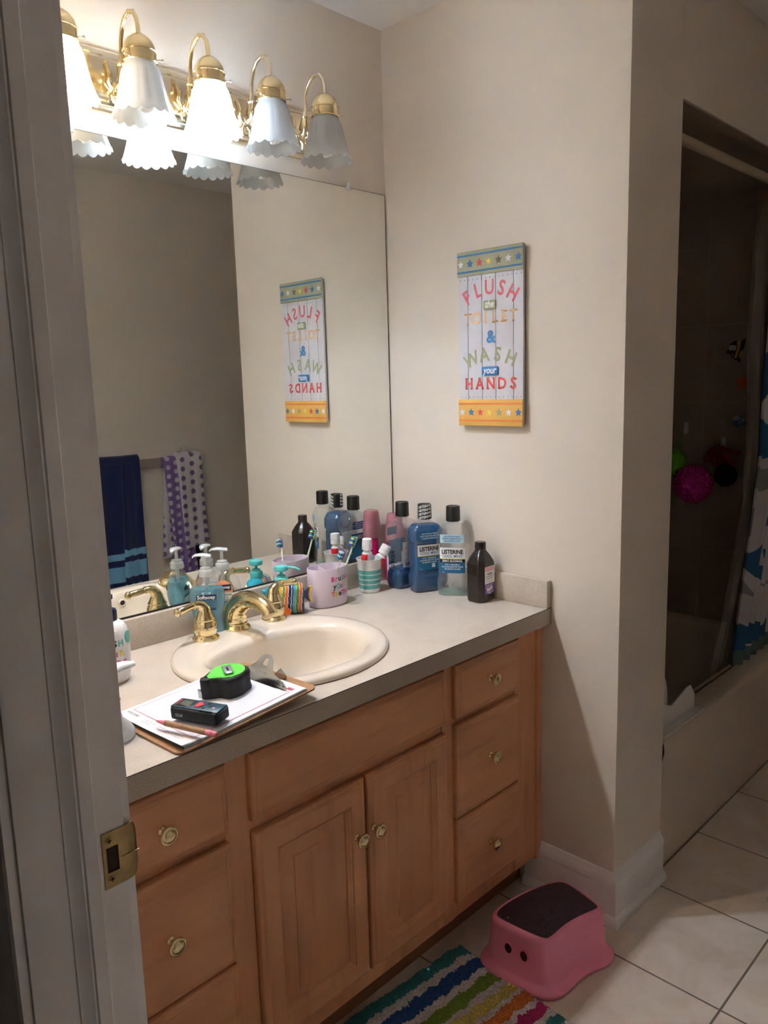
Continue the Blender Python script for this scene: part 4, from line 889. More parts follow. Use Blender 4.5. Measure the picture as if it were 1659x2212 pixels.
# pen
t=thing('pen','cork-barrelled pen with pink tip and pink clicker lying on the papers','pen',(0,0,0))
p0=Vector((-1.112,-.474,.8600)); p1=Vector((-1.072,-.604,.8600)); 
d=p1-p0; t.matrix_world=Matrix.Translation(p0)@d.to_track_quat('Z','Y').to_matrix().to_4x4(); L=d.length
CORK=noisy('cork_barrel',(.42,.25,.14),(.30,.17,.09),180,.8,lo=.4,hi=.6); PNK=mat('pink_plastic',(.80,.22,.30),.35)
g=G().lathe([(.0006,0),(.0010,.002),(.0020,.004),(.0046,.021),(.0049,.022)],20); part('tip',g,PNK,t,'pink tip')
g=G().lathe([(.0050,.022),(.0052,.024),(.0052,L-.024),(.0050,L-.022)],24); part('barrel',g,CORK,t,'cork barrel')
g=G().lathe([(.0052,L-.022),(.0053,L-.010),(.0044,L-.009),(.0044,L-.002),(.0030,L),(.0001,L)],20); part('clicker',g,PNK,t)

# tape measure
t=thing('tape_measure','black rubber tape measure with bright green face lying on the papers','tape measure',(0,0,0))
t.matrix_world=Matrix.Translation(Vector((-.938,-.448,.8520)))@CM@Matrix.Rotation(R(-62),4,'Z')
# outline in local xy: round body plus nose toward -y
def tape_outline(d,n=64):
    pts=[]
    ctl=[(.036,.0),(.038,.018),(.030,.032),(.012,.040),(-.008,.041),(-.026,.034),(-.036,.020),(-.040,.002),(-.041,-.020),(-.042,-.036),(-.034,-.043),(-.018,-.040),(-.004,-.034),(.008,-.037),(.020,-.036),(.030,-.024),(.035,-.012)]
    m_=len(ctl)
    for i in range(m_):
        P=[Vector(ctl[(i+k-1)%m_]) for k in range(4)]
        for s in range(4):
            q=s/4; pts.append(.5*((2*P[1])+(P[2]-P[0])*q+(2*P[0]-5*P[1]+4*P[2]-P[3])*q*q+(3*P[1]-P[0]-3*P[2]+P[3])*q**3))
    return [Vector((p.x*(1-d/.04),p.y*(1-d/.04))) for p in pts]
def tr2(d,z): return [Vector((p.x,p.y,z)) for p in tape_outline(d)]
g=G(); g.loft([tr2(.004,0),tr2(.001,.002),tr2(0,.006),tr2(.0015,.012),tr2(.0015,.030),tr2(0,.036),tr2(.0015,.041),tr2(.005,.0435),tr2(.008,.0435),tr2(.0085,.0415)]); bd=part('case',g,BLACKR,t,ang=40)
g=G().lathe([(.010,.006),(.0115,.008),(.0115,.040),(.0105,.043),(.0075,.043),(.007,.0415),(.0001,.0415)],24,(-.030,-.034,0)); part('corner_bumper',g,BLACKR,bd)
GREEN=mat('lime_green_plastic',(.13,.66,.08),.35)
g=G(); g.loft([[Vector((x,y,z)) for x,y in [( .0335*cos(a)-.002,.0335*sin(a)+.004) for a in [2*pi*k/48 for k in range(48)]]] for z in (.0400,.0440)]); g.prism([(.024,.022),(.031,.004),(.020,-.024),(-.008,-.031),(-.024,-.034),(-.032,-.026),(-.035,.006)],.0036,lambda u,v,w:(u,v,.0400+w))
g.v=[v for v in g.v]; part('green_face',g,GREEN,t,'lime green face')
g=G(); g.M=Matrix.Rotation(R(35),4,'Z'); g.box(-.0085,.0085,-.020,.020,.0470,.0484,0,.0005).box(-.0085,.0085,.017,.020,.0440,.0484,0).box(-.0085,-.0055,-.020,.012,.0484,.0496).box(.0055,.0085,-.020,.012,.0484,.0496).box(-.0018,.0018,-.008,.010,.0484,.0488,1); part('belt_clip',g,[mat('satin_steel',(.75,.76,.78),.32,metal=1),BLACKP],t,'steel belt clip')
g=G().box(-.0425,-.0345,-.0475,-.0455,.008,.026,0,.0006); part('tape_hook',g,STEEL,t)

# ------------------------------------------------------------ towels on the opposite wall (seen in the mirror)
TB=-1.800
t=thing('towel_bar','clear plastic towel bar with white brackets on the opposite wall','towel bar',(.18,YF,1.09))
def tl(g): g.M=Matrix.Translation((-.18,-YF,-1.09)); return g
g=tl(G()).box(-.32,.448,TB-.003,TB+.003,1.066,1.108,0,.0015); part('bar',g,seethru('clear_acrylic_bar',(.9,.88,.86),.45,(.55,.50,.47),.2,.2,.06),t)
for bx in (-.31,.445):
    g=tl(G()).box(bx-.012,bx+.012,YF,TB+.012,1.066,1.104,0,.004).box(bx-.020,bx+.020,YF,YF+.008,1.060,1.110,0,.003); part('bracket',g,WHITEP,t)
g=G().box(-.017,.017,0,.016,-.020,.026,0,.003); single('wall_bracket',g,mat('almond_plastic',(.62,.57,.52),.4),'small white square bracket on the wall above the polka dot towel','bracket',(.392,YF,1.122))
def drape(cols, zt, y0, seed, thick=.008):
    """cols: list of (x_top,x_bottom,y_offset,z_bottom); a folded cloth hanging over the bar, front side"""
    g=G(); nz2=40; rows=[]
    return g
def cloth(xt0,xt1,xb0,xb1,zt,zb0,zb1,yo,amp,freq,mifun,ph=0,nx=48,nz2=110,th=.006,over=True):
    g=G(); vs=[]; prof=[]
    for k in range(nz2+1):
        s=k/nz2; prof.append(s)
    ring=[]
    def pt(i,k,off):
        u=i/nx; s=k/nz2
        zb=zb0+(zb1-zb0)*u; z=zt+(zb-zt)*s
        x=(xt0+(xt1-xt0)*u)*(1-s)+(xb0+(xb1-xb0)*u)*s
        a=amp*min(1,.25+s*2)
        y=yo+a*sin(freq*u*2*pi+ph+s*.8)+.4*a*sin(freq*2.3*u*2*pi+ph*2)+off
        if s<.03: y-= (1-s/.03)**2*.012*(1 if over else 0)
        y=y
        return (x,y,z)
    for off in (0,-th):
        for k in range(nz2+1):
            for i in range(nx+1): vs.append(pt(i,k,off))
    n1=(nx+1)*(nz2+1); fs=[]; ms=[]
    for k in range(nz2):
        for i in range(nx):
            q=k*(nx+1)+i; mi=mifun(i/nx,vs[q][2]-vs[nz2*(nx+1)+i][2],vs[q][0],vs[q][2])
            fs+=[[q,q+1,q+nx+2,q+nx+1],[n1+q,n1+q+nx+1,n1+q+nx+2,n1+q+1]]; ms+=[mi,mi]
    for i in range(nx):
        for b in (i,nz2*(nx+1)+i): fs.append([b,b+1,n1+b+1,n1+b]); ms.append(ms[0])
    for k in range(nz2):
        for b in (k*(nx+1),k*(nx+1)+nx): fs.append([b,b+nx+1,n1+b+nx+1,n1+b]); ms.append(ms[2*k*nx])
    g.add(vs,fs,ms); return g
NVT=mat('navy_terry',(.008,.016,.085),.95,bump=(300,.5,.002),sheen=.3); SKT=mat('sky_terry',(.17,.42,.66),.95,bump=(300,.5,.002),sheen=.3)
t=thing('towel','navy blue towel with light blue stripes at the bottom hanging on the towel bar','towel',(0,TB,1.11),0,'towels on the bar')
def tw(g): g.M=Matrix.Translation((0,-TB,-1.11)); return g
def stp(z1,z2,z3,z4,z5): 
    return lambda u,h,x,z: 1 if (z<z1 and z>z2) or (z<z3 and z>z4) or z<z5 else 0
def retr(g,f=tw):
    h=G(); f(h); M=h.M; g.v=[M@v for v in g.v]; return g
part('towel_panel',retr(cloth(-.22,.013,-.19,-.022,1.112,.42,.42,TB+.022,.005,1.2,stp(.672,.643,.612,.535,.462))),[NVT,SKT],t)
part('towel_panel',retr(cloth(.0,.092,-.030,.085,1.108,.44,.46,TB+.030,.004,1,stp(.690,.658,.632,.556,.520))),[NVT,SKT],t)
part('towel_panel',retr(cloth(-.22,.096,-.19,.104,1.110,.44,.44,TB+.010,.002,2,lambda u,h,x,z:0)),[NVT,SKT],t)
part('towel_panel',retr(cloth(-.22,.09,-.22,.10,1.110,.62,.62,TB-.018,.002,2,lambda u,h,x,z:0)),[NVT,SKT],t)
part('towel_fold',retr(G().tube([(-.222,TB,1.110),(-.1,TB,1.112),(.0,TB,1.109),(.094,TB,1.110)],.026,20)),[NVT],t)
def dotmat(name,base,dot,px=.050,pz=.046,rad=.0125):
    m=mat(name,base,.95,sheen=.3,bump=(300,.5,.002)); tc=nd(m,'ShaderNodeTexCoord'); sep=nd(m,'ShaderNodeSeparateXYZ'); lk(m,tc.outputs['Object'],sep.inputs[0])
    def M(op,a,b=None,c=None):
        n=nd(m,'ShaderNodeMath'); n.operation=op
        for i,q in enumerate((a,b,c)):
            if q is None: continue
            if isinstance(q,(int,float)): n.inputs[i].default_value=q
            else: lk(m,q,n.inputs[i])
        return n.outputs[0]
    col=M('FLOOR',M('DIVIDE',M('ADD',sep.outputs[0],2.0),px)); odd=M('MODULO',col,2.0)
    zz=M('ADD',M('ADD',sep.outputs[2],4.0),M('MULTIPLY',odd,pz/2))
    fx=M('SUBTRACT',M('MODULO',M('ADD',sep.outputs[0],2.0),px),px/2); fz=M('SUBTRACT',M('MODULO',zz,pz),pz/2)
    dd=M('SQRT',M('ADD',M('MULTIPLY',fx,fx),M('MULTIPLY',fz,fz))); ls=M('LESS_THAN',dd,rad)
    c=nd(m,'ShaderNodeMix'); c.data_type='RGBA'; lk(m,ls,c.inputs[0]); c.inputs[6].default_value=(*base,1); c.inputs[7].default_value=(*dot,1); lk(m,c.outputs[2],BS(m).inputs['Base Color']); return m
DW=dotmat('white_terry_purple_dots',(.62,.60,.66),(.20,.13,.32),.0545,.047,.0130); DP=dotmat('purple_terry_white_dots',(.22,.13,.38),(.60,.56,.66),.0430,.044,.0120)
t=thing('towel','purple and white polka dot towel hanging folded on the right end of the towel bar','towel',(.33,TB,1.12),0,'towels on the bar')
def tw2(g): g.M=Matrix.Translation((-.33,-TB,-1.12)); return g
rt2=lambda g:retr(g,tw2)
one=lambda u,h,x,z:0
part('white_fold',rt2(cloth(.290,.428,.312,.440,1.124,.638,.652,TB+.034,.003,1.3,one)),[DW],t)
part('purple_fold',rt2(cloth(.222,.300,.262,.325,1.098,.50,.50,TB+.026,.004,1,one)),[DP],t)
part('purple_fold',rt2(cloth(.275,.330,.320,.380,1.100,.500,.515,TB+.018,.003,1,one,1)),[DP],t)
part('white_back',rt2(cloth(.245,.420,.205,.300,1.09,.60,.60,TB-.012,.003,1,one)),[DW],t)
part('purple_edge',rt2(cloth(.40,.436,.42,.462,1.05,.64,.66,TB+.010,.002,1,one)),[DP],t)
part('towel_fold',rt2(G().tube([(.292,TB,1.098),(.35,TB,1.100),(.426,TB,1.096)],.031,20)),[DW],t)
part('towel_fold',rt2(G().tube([(.226,TB,1.084),(.27,TB,1.088),(.295,TB,1.086)],.026,20)),[DP],t)
g=cloth(.30,.44,.31,.43,.70,.30,.34,TB-.022,.006,1.6,one); dk=single('dark_cloth',g,noisy('dark_sequin_cloth',(.012,.008,.02),(.03,.02,.05),90,.4),'dark speckled cloth hanging below and behind the polka dot towel','cloth')

# ------------------------------------------------------------ tub, shower, curtain
RZ=.418
t=thing('bathtub','almond enamel alcove bathtub behind the short wall','bathtub',(.87,-.39,0))
def bl(g): g.M=Matrix.Translation((-.87,.39,0)); return g
g=bl(G()); yf=-W
ap=[(yf+.030,0),(yf+.012,.003),(yf+.012,.030),(yf+.014,.20),(yf+.010,.30),(yf+.004,.335),(yf-.002,.36),(yf-.006,.385),(yf-.004,.405),(yf+.006,.416),(yf+.020,.420),(yf+.075,.420),(yf+.088,.414),(yf+.096,.400)]
g.loft([[Vector((x,y,z)) for y,z in ap] for x in (T+.001,XE)],c0=True,c1=True,wrap=False) if False else None
vsA=[];fsA=[]
for x in (T+.0005,XE-.0005): vsA+=[(x,y,z) for y,z in ap]
n=len(ap); fsA=[[i,i+1,n+i+1,n+i] for i in range(n-1)]; g.add(vsA,fsA); part('apron',g,TUBM,t,ang=60)
g=bl(G()); cx,cy=(T+XE)/2,-.372
def br_(hx,hy,n,z): return se(hx,hy,n,z,80,cx,cy)
hx,hy=(XE-T)/2,.0; 
outr=[Vector((min(max(p.x,T+.0005),XE-.0005),min(max(p.y,yf+.07),-.0005),RZ+.002)) for p in se(1.2,.9,8,0,80,cx,cy)]
g.loft([outr,br_(.545,.310,5,RZ+.002),br_(.535,.302,5,RZ-.006),br_(.520,.290,5,RZ-.05),br_(.495,.268,4.5,.20),br_(.470,.245,4,.11),br_(.42,.20,3.5,.085),br_(.10,.06,2,.08)],c0=False); part('basin',g,TUBM,t,ang=60)
g=G().tube([(T+.001,-.740,2.040),(XE-.001,-.740,2.040)],.0135,20); t=single('shower_rod',g,mat('cream_rod',(.46,.39,.28),.45),'cream shower curtain rod across the tub opening','curtain rod')
# white splash guard on the tub rim
t=thing('splash_guard','white plastic splash guard standing on the tub rim beside the wall','splash guard',(T+.002,-.755,RZ+.003))
GW=mat('guard_white',(.68,.67,.66),.35)
g=G().prism([(0,0),(.250,0),(.262,.012),(.262,.048),(.232,.086),(.205,.086),(.105,.062),(.100,.062),(0,.10)],.004,lambda u,v,w:(u,w+.006,v)); part('guard_panel',g,GW,t)
g=G().box(0,.275,-.022,.012,0,.006,0,.002); part('flange',g,GW,t)
pf=[(0,.0)]+[(.062*cos(a)+.0,.085+.080*sin(a)) for a in [pi/2*k/10 for k in range(11)]]+[(0,.0)]
g=G().prism([(0,0),(.088,0)]+[(.030+.058*cos(a),.09+.085*sin(a)) for a in [pi/2*k/10 for k in range(11)]]+[(0,.175)],.004,lambda u,v,w:(u,w+.014,v)); part('corner_fin',g,GW,t)

# curtains bunched at the far end of the rod
def hang(name,label,xl,y0,amp,nf,mtl,zt=2.02,zb=.40,xr=1.40,th=.0015,cat='curtain',ytilt=0):
    g=G(); nx,nz2=150,60; vs=[]
    for k in range(nz2+1):
        z=zt+(zb-zt)*k/nz2
        for (z0,x0_),(z1_,x1_) in zip(xl,xl[1:]):
            if z<=z0 and z>=z1_: L_=x0_+(x1_-x0_)*(z0-z)/(z0-z1_); break
        else: L_=xl[-1][1] if z<xl[-1][0] else xl[0][1]
        for i in range(nx+1):
            u=i/nx; x=L_+(xr-L_)*u**1.15; a=amp*(1-.3*cos(k*.1))
            y=y0+a*sin(u*nf*2*pi)+.3*a*sin(u*nf*3.7*pi+k*.05)+ytilt*(k/nz2); vs.append((x,y,z))
    fs=[[k*(nx+1)+i,k*(nx+1)+i+1,(k+1)*(nx+1)+i+1,(k+1)*(nx+1)+i] for k in range(nz2) for i in range(nx)]
    g.add(vs,fs); o=single(name,g,mtl,label,cat,ang=80); modify(o,'SOLIDIFY',thickness=th,offset=0); return o
CUR=mat('printed_curtain',(.52,.49,.50),.8)
tc=nd(CUR,'ShaderNodeTexCoord'); nz2_=nd(CUR,'ShaderNodeTexNoise'); nz2_.inputs['Scale'].default_value=3.2; nz2_.inputs['Detail'].default_value=1; nz2_.inputs['Distortion'].default_value=1.2; lk(CUR,tc.outputs['Object'],nz2_.inputs['Vector'])
rp=nd(CUR,'ShaderNodeValToRGB'); rp.color_ramp.interpolation='CONSTANT'; e=rp.color_ramp.elements; e[0].position=0; e[0].color=(.02,.10,.22,1); e[1].position=.42; e[1].color=(.56,.53,.55,1); q=e.new(.60); q.color=(.24,.25,.27,1); q=e.new(.68); q.color=(.02,.16,.26,1)
lk(CUR,nz2_.outputs['Fac'],rp.inputs[0])
sp2=nd(CUR,'ShaderNodeSeparateXYZ'); lk(CUR,tc.outputs['Object'],sp2.inputs[0]); lt_=nd(CUR,'ShaderNodeMath'); lt_.operation='LESS_THAN'; lt_.inputs[1].default_value=.47; lk(CUR,sp2.outputs[2],lt_.inputs[0])
mxc=nd(CUR,'ShaderNodeMix'); mxc.data_type='RGBA'; lk(CUR,lt_.outputs[0],mxc.inputs[0]); lk(CUR,rp.outputs[0],mxc.inputs[6]); mxc.inputs[7].default_value=(.10,.16,.16,1); lk(CUR,mxc.outputs[2],BS(CUR).inputs['Base Color'])
hang('shower_curtain','white shower curtain with blue and grey sea shapes bunched on the cream rod',[(2.02,1.24),(1.3,1.185),(1.12,1.175),(.96,1.13),(.65,1.035),(.37,.96)],-.700,.020,6,CUR,zb=.395)
hang('curtain_liner','clear vinyl shower curtain liner hanging inside the tub',[(2.02,1.17),(1.82,1.13),(1.6,1.12),(1.2,1.16),(.99,1.14),(.615,1.0),(.39,.875)],-.655,.014,5,LINER,zb=.30,cat='curtain liner')

# stickers on the shower wall
def sticker(name,label,cat,cy,cz,shapes,group=None):
    mats=[];g=G()
    for k,(poly,mt) in enumerate(shapes):
        if mt not in mats: mats.append(mt)
        g.prism(poly,.0006,lambda u,v,w:(-.0004-w-k*.0007,-u,v),mats.index(mt))
    return single(name,g,mats,label,cat,(XE,cy,cz),0,group)
def ell(cx,cy,a,b,rot=0,n=20): return [(cx+a*cos(t)*cos(rot)-b*sin(t)*sin(rot),cy+a*cos(t)*sin(rot)+b*sin(t)*cos(rot)) for t in [2*pi*k/n for k in range(n)]]
SKK=mat('sticker_black',(.01,.01,.012),.5); SKY=mat('sticker_yellow',(.62,.42,.05),.5); SKW=mat('sticker_white',(.7,.68,.68),.5); SKB=mat('sticker_blue',(.03,.16,.40),.5); SKL=mat('sticker_light_blue',(.22,.42,.58),.5); SKR=mat('sticker_orange',(.62,.10,.03),.5); SKG=mat('sticker_bubble',(.34,.36,.34),.4)
def sc2(p,s): return [(a*s,b*s) for a,b in p]
F1=[([(-.040,.008),(-.030,.036),(-.006,.050),(.018,.046),(.046,.060),(.040,.020),(.028,-.018),(.014,-.040),(-.004,-.046),(-.022,-.030),(-.036,-.012)],SKK),([(.004,.050),(.022,.046),(.016,.0),(.004,-.036),(-.010,-.040),(.002,.006)],SKY),([(.022,-.006),(.032,.004),(.030,-.014),(.020,-.034),(.012,-.036)],SKY),([(-.022,-.020),(-.014,-.030),(-.016,-.008)],SKY),([(-.050,-.004),(-.034,.006),(-.028,-.014),(-.040,-.016)],SKK),(ell(-.026,.014,.009,.014,-.2),SKW),(ell(-.010,.014,.011,.014,.2),SKW),(ell(-.026,.016,.002,.003),SKK),(ell(-.008,.016,.002,.003),SKK),([(.006,-.044),(.018,-.060),(.026,-.054),(.024,-.040),(.014,-.036)],SKK)]
sticker('fish_sticker','black and yellow striped fish sticker on the shower tile, uppermost','sticker',-.478,1.528,[(sc2(p,.78),m_) for p,m_ in F1])
F2=[([(-.034,-.006),(-.020,.022),(.004,.032),(.022,.024),(.026,.004),(.048,-.006),(.046,-.016),(.018,-.014),(.004,-.028),(-.012,-.024)],SKB),([(.004,.030),(.018,.024),(.012,-.004),(.004,-.020),(-.006,-.012),(.004,.006)],SKL),([(.020,.018),(.026,.010),(.020,-.008),(.014,-.010)],SKW),(ell(-.018,.014,.008,.011),SKW),(ell(-.006,.016,.009,.012),SKW),(ell(-.016,.014,.002,.003),SKK),(ell(-.005,.016,.002,.003),SKK)]
sticker('fish_sticker','blue and white striped fish sticker on the shower tile above the red glove','sticker',-.500,1.250,[(sc2(p,.82),m_) for p,m_ in F2])
sticker('starfish_sticker','orange starfish sticker on the shower tile between the two fish','sticker',-.508,1.402,[([(a*.9+b*.15,b) for a,b in star(.040,.38,5,pi/2+.15)],SKR)])
for k,(by,bz,r_) in enumerate(((-.395,1.540,.008),(-.421,1.394,.008),(-.515,1.342,.008),(-.434,1.252,.010))):
    sticker('bubble_sticker','small pale round bubble sticker '+('left of the black and yellow fish','left of the starfish','just below the starfish','left of the blue fish')[k],'sticker',by,bz,[(ell(0,0,r_,r_),SKG),(ell(-r_*.2,r_*.2,r_*.45,r_*.45),TILE_YZ)],'bubble stickers')
# hooks, bath puffs, glove
def hook(y,z,label):
    t=thing('wall_hook',label,'hook',(XE,y,z),0,'white plastic hooks in the shower'); 
    g=G().box(-.005,-.0002,-.009,.009,-.022,.022,0,.002); part('hook_plate',g,SKW,t)
    g=G().tube([(-.004,0,-.006),(-.006,0,-.018),(-.014,0,-.024),(-.022,0,-.018),(-.023,0,-.008)],.0028,8); part('hook_arm',g,SKW,t)
hook(-.289,1.222,'white plastic hook holding the green bath puff'); hook(-.444,1.165,'white plastic hook above the red glove')
def puff(label,loc,r,colr,strz,top):
    t=thing('bath_puff',label,'bath puff',loc,0,'bath puffs hanging in the shower'); rnd=random.Random(int(r*1e4))
    bm=bmesh.new(); bmesh.ops.create_icosphere(bm,subdivisions=5,radius=r)
    for v in bm.verts:
        d_=v.co.normalized(); n_=noise.noise(d_*5.0)*.5+noise.noise(d_*13)*.5+abs(sin(noise.noise(d_*7+Vector((3,1,2)))*14))*.7
        v.co=d_*r*(.80+.24*n_)
    bm.verts.index_update(); g=G().add([v.co.copy() for v in bm.verts],[[v.index for v in f.verts] for f in bm.faces]); bm.free()
    part('netting',g,mat('puff_'+label.split()[0],colr,.9),t,ang=180)
    tp=Vector(top)-Vector(loc); g=G().tube([tuple(tp),tuple(tp*.55+Vector((-.004,.004,0))),(0,0,r*.6)],.0016,6).tube([tuple(tp+Vector((0,.004,0))),tuple(tp*.5+Vector((.004,-.006,0))),(0,.004,r*.6)],.0016,6); part('hanging_cord',g,mat('cord_'+label.split()[0],tuple(c*.6 for c in colr),.8),t)
puff('green mesh bath puff hanging from the left hook',(XE-.066,-.262,1.080),.058,(.22,.62,.03),0,(XE-.016,-.289,1.205))
puff('magenta mesh bath puff hanging beside the green one',(XE-.088,-.362,1.000),.078,(.62,.02,.30),0,(XE-.018,-.438,1.148))
puff('black mesh bath puff below the red glove',(XE-.066,-.482,1.040),.045,(.006,.006,.008),0,(XE-.018,-.450,1.148))
t=thing('bath_glove','dark red bath glove draped over the right hook','glove',(XE-.030,-.450,1.130))
GLV=mat('dark_red_knit',(.22,.008,.014),.9,bump=(250,.6,.002))
g=G().loft([[Vector((-.010+.010*cos(a),yy,zz+hh2*sin(a))) for a in [2*pi*j/16 for j in range(16)]] for yy,zz,hh2 in ((.062,-.030,.012),(.050,-.018,.024),(.024,-.004,.030),(.0,.000,.026),(-.018,.002,.020))]); part('palm',g,GLV,t)
for pth in (((-.010,-.015,.006),(-.010,-.045,.004),(-.010,-.078,-.002)),((-.014,-.010,-.006),(-.014,-.034,-.026),(-.014,-.054,-.056)),((-.016,.004,-.010),(-.018,-.012,-.036),(-.018,-.020,-.066)),((-.012,.024,-.016),(-.014,.020,-.044),(-.014,.010,-.070))):
    q=[Vector(a) for a in pth]; pts=[q[0]*(1-s)**2+q[1]*2*s*(1-s)+q[2]*s*s for s in [k/8 for k in range(9)]]
    g=G().tube(pts,[.011,.0115,.0115,.0115,.011,.0105,.010,.009,.005],12); part('finger',g,GLV,t)

# ------------------------------------------------------------ floor things
# step stool
t=thing('step_stool','pink plastic child step stool with dark purple non-slip top on the tile floor','step stool',(-.225,-.725,.0))
PK=mat('pink_stool_plastic',(.86,.28,.42),.42,bump=(350,.15,.0005)); MATT=noisy('dark_purple_grip',(.075,.040,.065),(.055,.028,.048),60,.55)
C4=[(-.352,-.600),(-.338,-.805),(-.122,-.838),(-.078,-.668)]   # base corners before rounding
def outline(c4,cv1,cv2,rad,z,off=0,n=80):
    """four corners; side 1->2 (front) bows inward by cv1, side 3->0 (rear) bows outward by cv2; rounded corners, z height"""
    P=[Vector(p) for p in c4]; cen=sum(P,Vector((0,0)))/4
    sides=[]
    for i in range(4):
        a,b=P[i],P[(i+1)%4]; m_=(a+b)/2; nrm=Vector((b.y-a.y,-(b.x-a.x))).normalized()
        if nrm.dot(m_-cen)<0: nrm=-nrm
        bow={1:-cv1,3:cv2}.get(i,0.004)
        sides.append([a*(1-s)+b*s+nrm*bow*(4*s*(1-s)) for s in [k/20 for k in range(20)]])
    raw=[p for s in sides for p in s]
    # round by repeated smoothing near the corners
    for _ in range(int(rad)):
        raw=[(raw[i-1]+raw[i]*2+raw[(i+1)%len(raw)])/4 for i in range(len(raw))]
    out=[]
    for i,p in enumerate(raw):
        tn=(raw[(i+1)%len(raw)]-raw[i-1]).normalized(); nr=Vector((tn.y,-tn.x))
        if nr.dot(p-cen)<0: nr=-nr
        q=p+nr*off; out.append(Vector((q.x+.225,q.y+.725,z)))
    return out
TOP4=[(-.352,-.612),(-.336,-.796),(-.130,-.832),(-.092,-.672)]
def so(off,z,rad=14): return outline(TOP4,.020,.018,rad,z,off)
g=G(); g.loft([so(.024,.0005),so(.027,.004),so(.0275,.010),so(.025,.016),so(.020,.019),so(.0125,.022),so(.009,.028),so(.006,.045),so(.001,.100),so(-.001,.120),so(-.003,.128),so(-.007,.133),so(-.012,.1345),so(-.016,.1335)],c0=False)
g.loft([so(.020,.0005),so(.006,.014),so(-.003,.11),so(-.010,.128)],c0=False); g.loft([so(.024,.0005),so(.020,.0005)],c0=False,c1=False)
bd=part('stool_body',g,PK,t,ang=60)
g=G(); g.loft([so(-.0155,.1325),so(-.0155,.1360),so(-.0170,.1370)]); mt_=part('grip_mat',g,MATT,t,'dark purple textured grip mat')
g=G(); cen=Vector((-.0,.0)); rnd=random.Random(3); MO=so(-.024,.137)
def inside(x,y,poly):
    c=False; n=len(poly)
    for i in range(n):
        a,b=poly[i],poly[i-1]
        if (a.y>y)!=(b.y>y) and x<(b.x-a.x)*(y-a.y)/(b.y-a.y)+a.x: c=not c
    return c
for i in range(14):
    for j in range(12):
        x=-.13+.020*i+(.010 if j%2 else 0); y=-.11+.019*j
        if inside(x,y,MO): g.lathe([(.0028,0),(.0016,.0009),(.0001,.0010)],8,(x,y,.1368))
part('grip_studs',g,MATT,mt_)
for hy_ in (-.690,-.733):
    # eye holes on the left end: dark recessed discs with a thin rim
    g=G(); hx_=-.3585 if hy_>-.7 else -.3560
    g.lathe([(.0001,.0012),(.0115,.0012),(.0120,.0020),(.0130,.0020),(.0135,-.002)],24,mi=0); 
    g.v=[Vector((-v.z*1.0,v.x*.82,v.y*1.05)) for v in g.v]; g.v=[Vector((v.x+hx_+.225+.0030*0,v.y+hy_+.725,v.z+.088)) for v in g.v]
    o=part('eye_hole',g,[mat('eye_rim',(.60,.12,.20),.4)],t); 
    h=G().lathe([(.0001,.0026),(.0112,.0026),(.0114,.001)],24); h.v=[Vector((-v.z+hx_+.225,v.x*.82+hy_+.725,v.y*1.05+.088)) for v in h.v]; part('opening',h,[mat('hole_dark',(.04,.008,.012),.9)],o)

# striped tufted rug
rug=G(); nx,ny=230,150; X0_,X1_=-1.12,-.372; Y0_,Y1_=-1.02,-.535
cseq=[(.0,'t'),(.040,'w'),(.062,'b'),(.100,'w'),(.122,'g'),(.155,'w'),(.172,'y'),(.205,'w'),(.218,'o'),(.245,'w'),(.260,'m'),(.292,'w'),(.308,'t'),(.335,'w'),(.350,'b'),(.39,'w'),(.41,'g'),(.45,'w')]
RC={'t':(.03,.27,.28),'w':(.76,.71,.71),'b':(.012,.09,.33),'g':(.22,.36,.03),'y':(.74,.60,.14),'o':(.72,.20,.03),'m':(.52,.02,.17)}
rk=list(RC); rmats=[noisy('tuft_'+k,c,tuple(q*.6 for q in c),260,.95,lo=.35,hi=.6,sheen=.2) for k,c in RC.items()]
vs=[];fs=[];ms=[]
def rp_(u,v):
    # u along stripes (0 right edge), v across
    x=-.347-.0-u+ -.020*v/.5*1.9; y=-.528+.095*u-v; return x,y
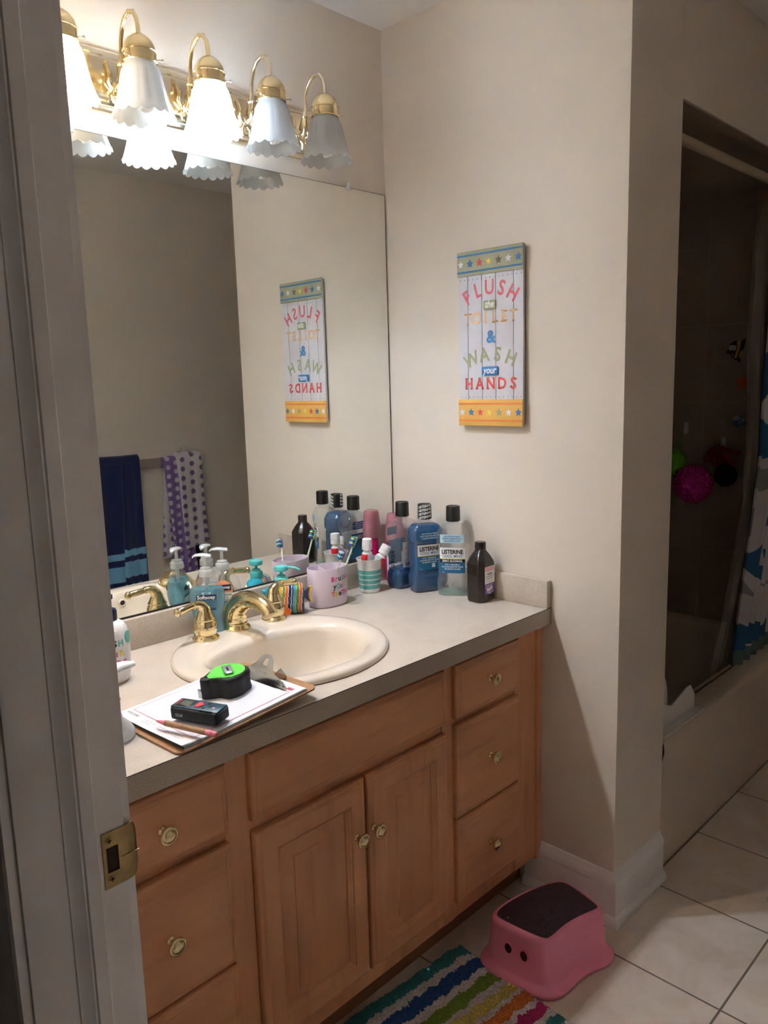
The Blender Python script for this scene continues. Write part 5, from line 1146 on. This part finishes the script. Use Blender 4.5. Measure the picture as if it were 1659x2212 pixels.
for j in range(ny+1):
    for i in range(nx+1):
        u=.74*i/nx; v=.46*j/ny; wob=.006*noise.noise(Vector((u*30,v*30,0)))+.004*noise.noise(Vector((u*90,v*90,4)))
        eu=u-(.010*noise.noise(Vector((v*60,1,0))) if i==0 else 0); x,y=rp_(eu,v+ (wob if 0<j<ny else wob*1.2))
        h=.011+.004*noise.noise(Vector((x*160,y*160,0)))+.003*noise.noise(Vector((x*420,y*420,3)))
        e_=min(i,nx-i,j,ny-j)
        if e_==0: h=.0008
        elif e_==1: h*=.7
        vs.append((x,y,max(.0008,h)))
for j in range(ny):
    for i in range(nx):
        q=j*(nx+1)+i; fs.append([q,q+1,q+nx+2,q+nx+1]); u=.74*(i+.5)/nx; v=.46*(j+.5)/ny; vv=v+.006*noise.noise(Vector((u*45,v*20,7)))+.003*noise.noise(Vector((u*150,v*60,9)))
        c='t'
        for a,b in cseq:
            if vv>=a: c=b
        ms.append(rk.index(c))
rug.add(vs,fs,ms); n1=len(vs)
single('striped_rug',rug,rmats,'tufted bath rug with white and bright multicoloured stripes in front of the vanity','rug',ang=180)
# corner of the second rug at the right edge of the view
g=G(); vs=[];fs=[];ms=[]; nx,ny=90,70
for j in range(ny+1):
    for i in range(nx+1):
        u=.55*i/nx; v=.45*j/ny; a=R(-70); bx,by=.335,-1.042
        uu=u+.004*noise.noise(Vector((v*70,2,0))); dx=.55*u-.0*v; 
        x=bx+.085*0+u*cos(R(18))+v*sin(R(18))*1.0; y=by+u*sin(R(18))*.4-v*cos(R(18))
        x+=.004*noise.noise(Vector((u*60,v*60,5))); y+=.004*noise.noise(Vector((u*60,v*60,8)))
        h=.011+.004*noise.noise(Vector((x*160,y*160,0))); 
        if min(i,nx-i,j,ny-j)==0: h=.0008
        vs.append((x,y,h))
for j in range(ny):
    for i in range(nx):
        q=j*(nx+1)+i; fs.append([q,q+1,q+nx+2,q+nx+1]); k=min(i,j); ms.append(1 if 3<k<12 and noise.noise(Vector((i*.3,j*.3,0)))>-.2 else 0)
g.add(vs,fs,ms); single('bath_mat',g,[rmats[rk.index('w')],rmats[rk.index('b')]],'corner of a white and blue tufted bath mat at the right edge of the picture','bath mat',ang=180)
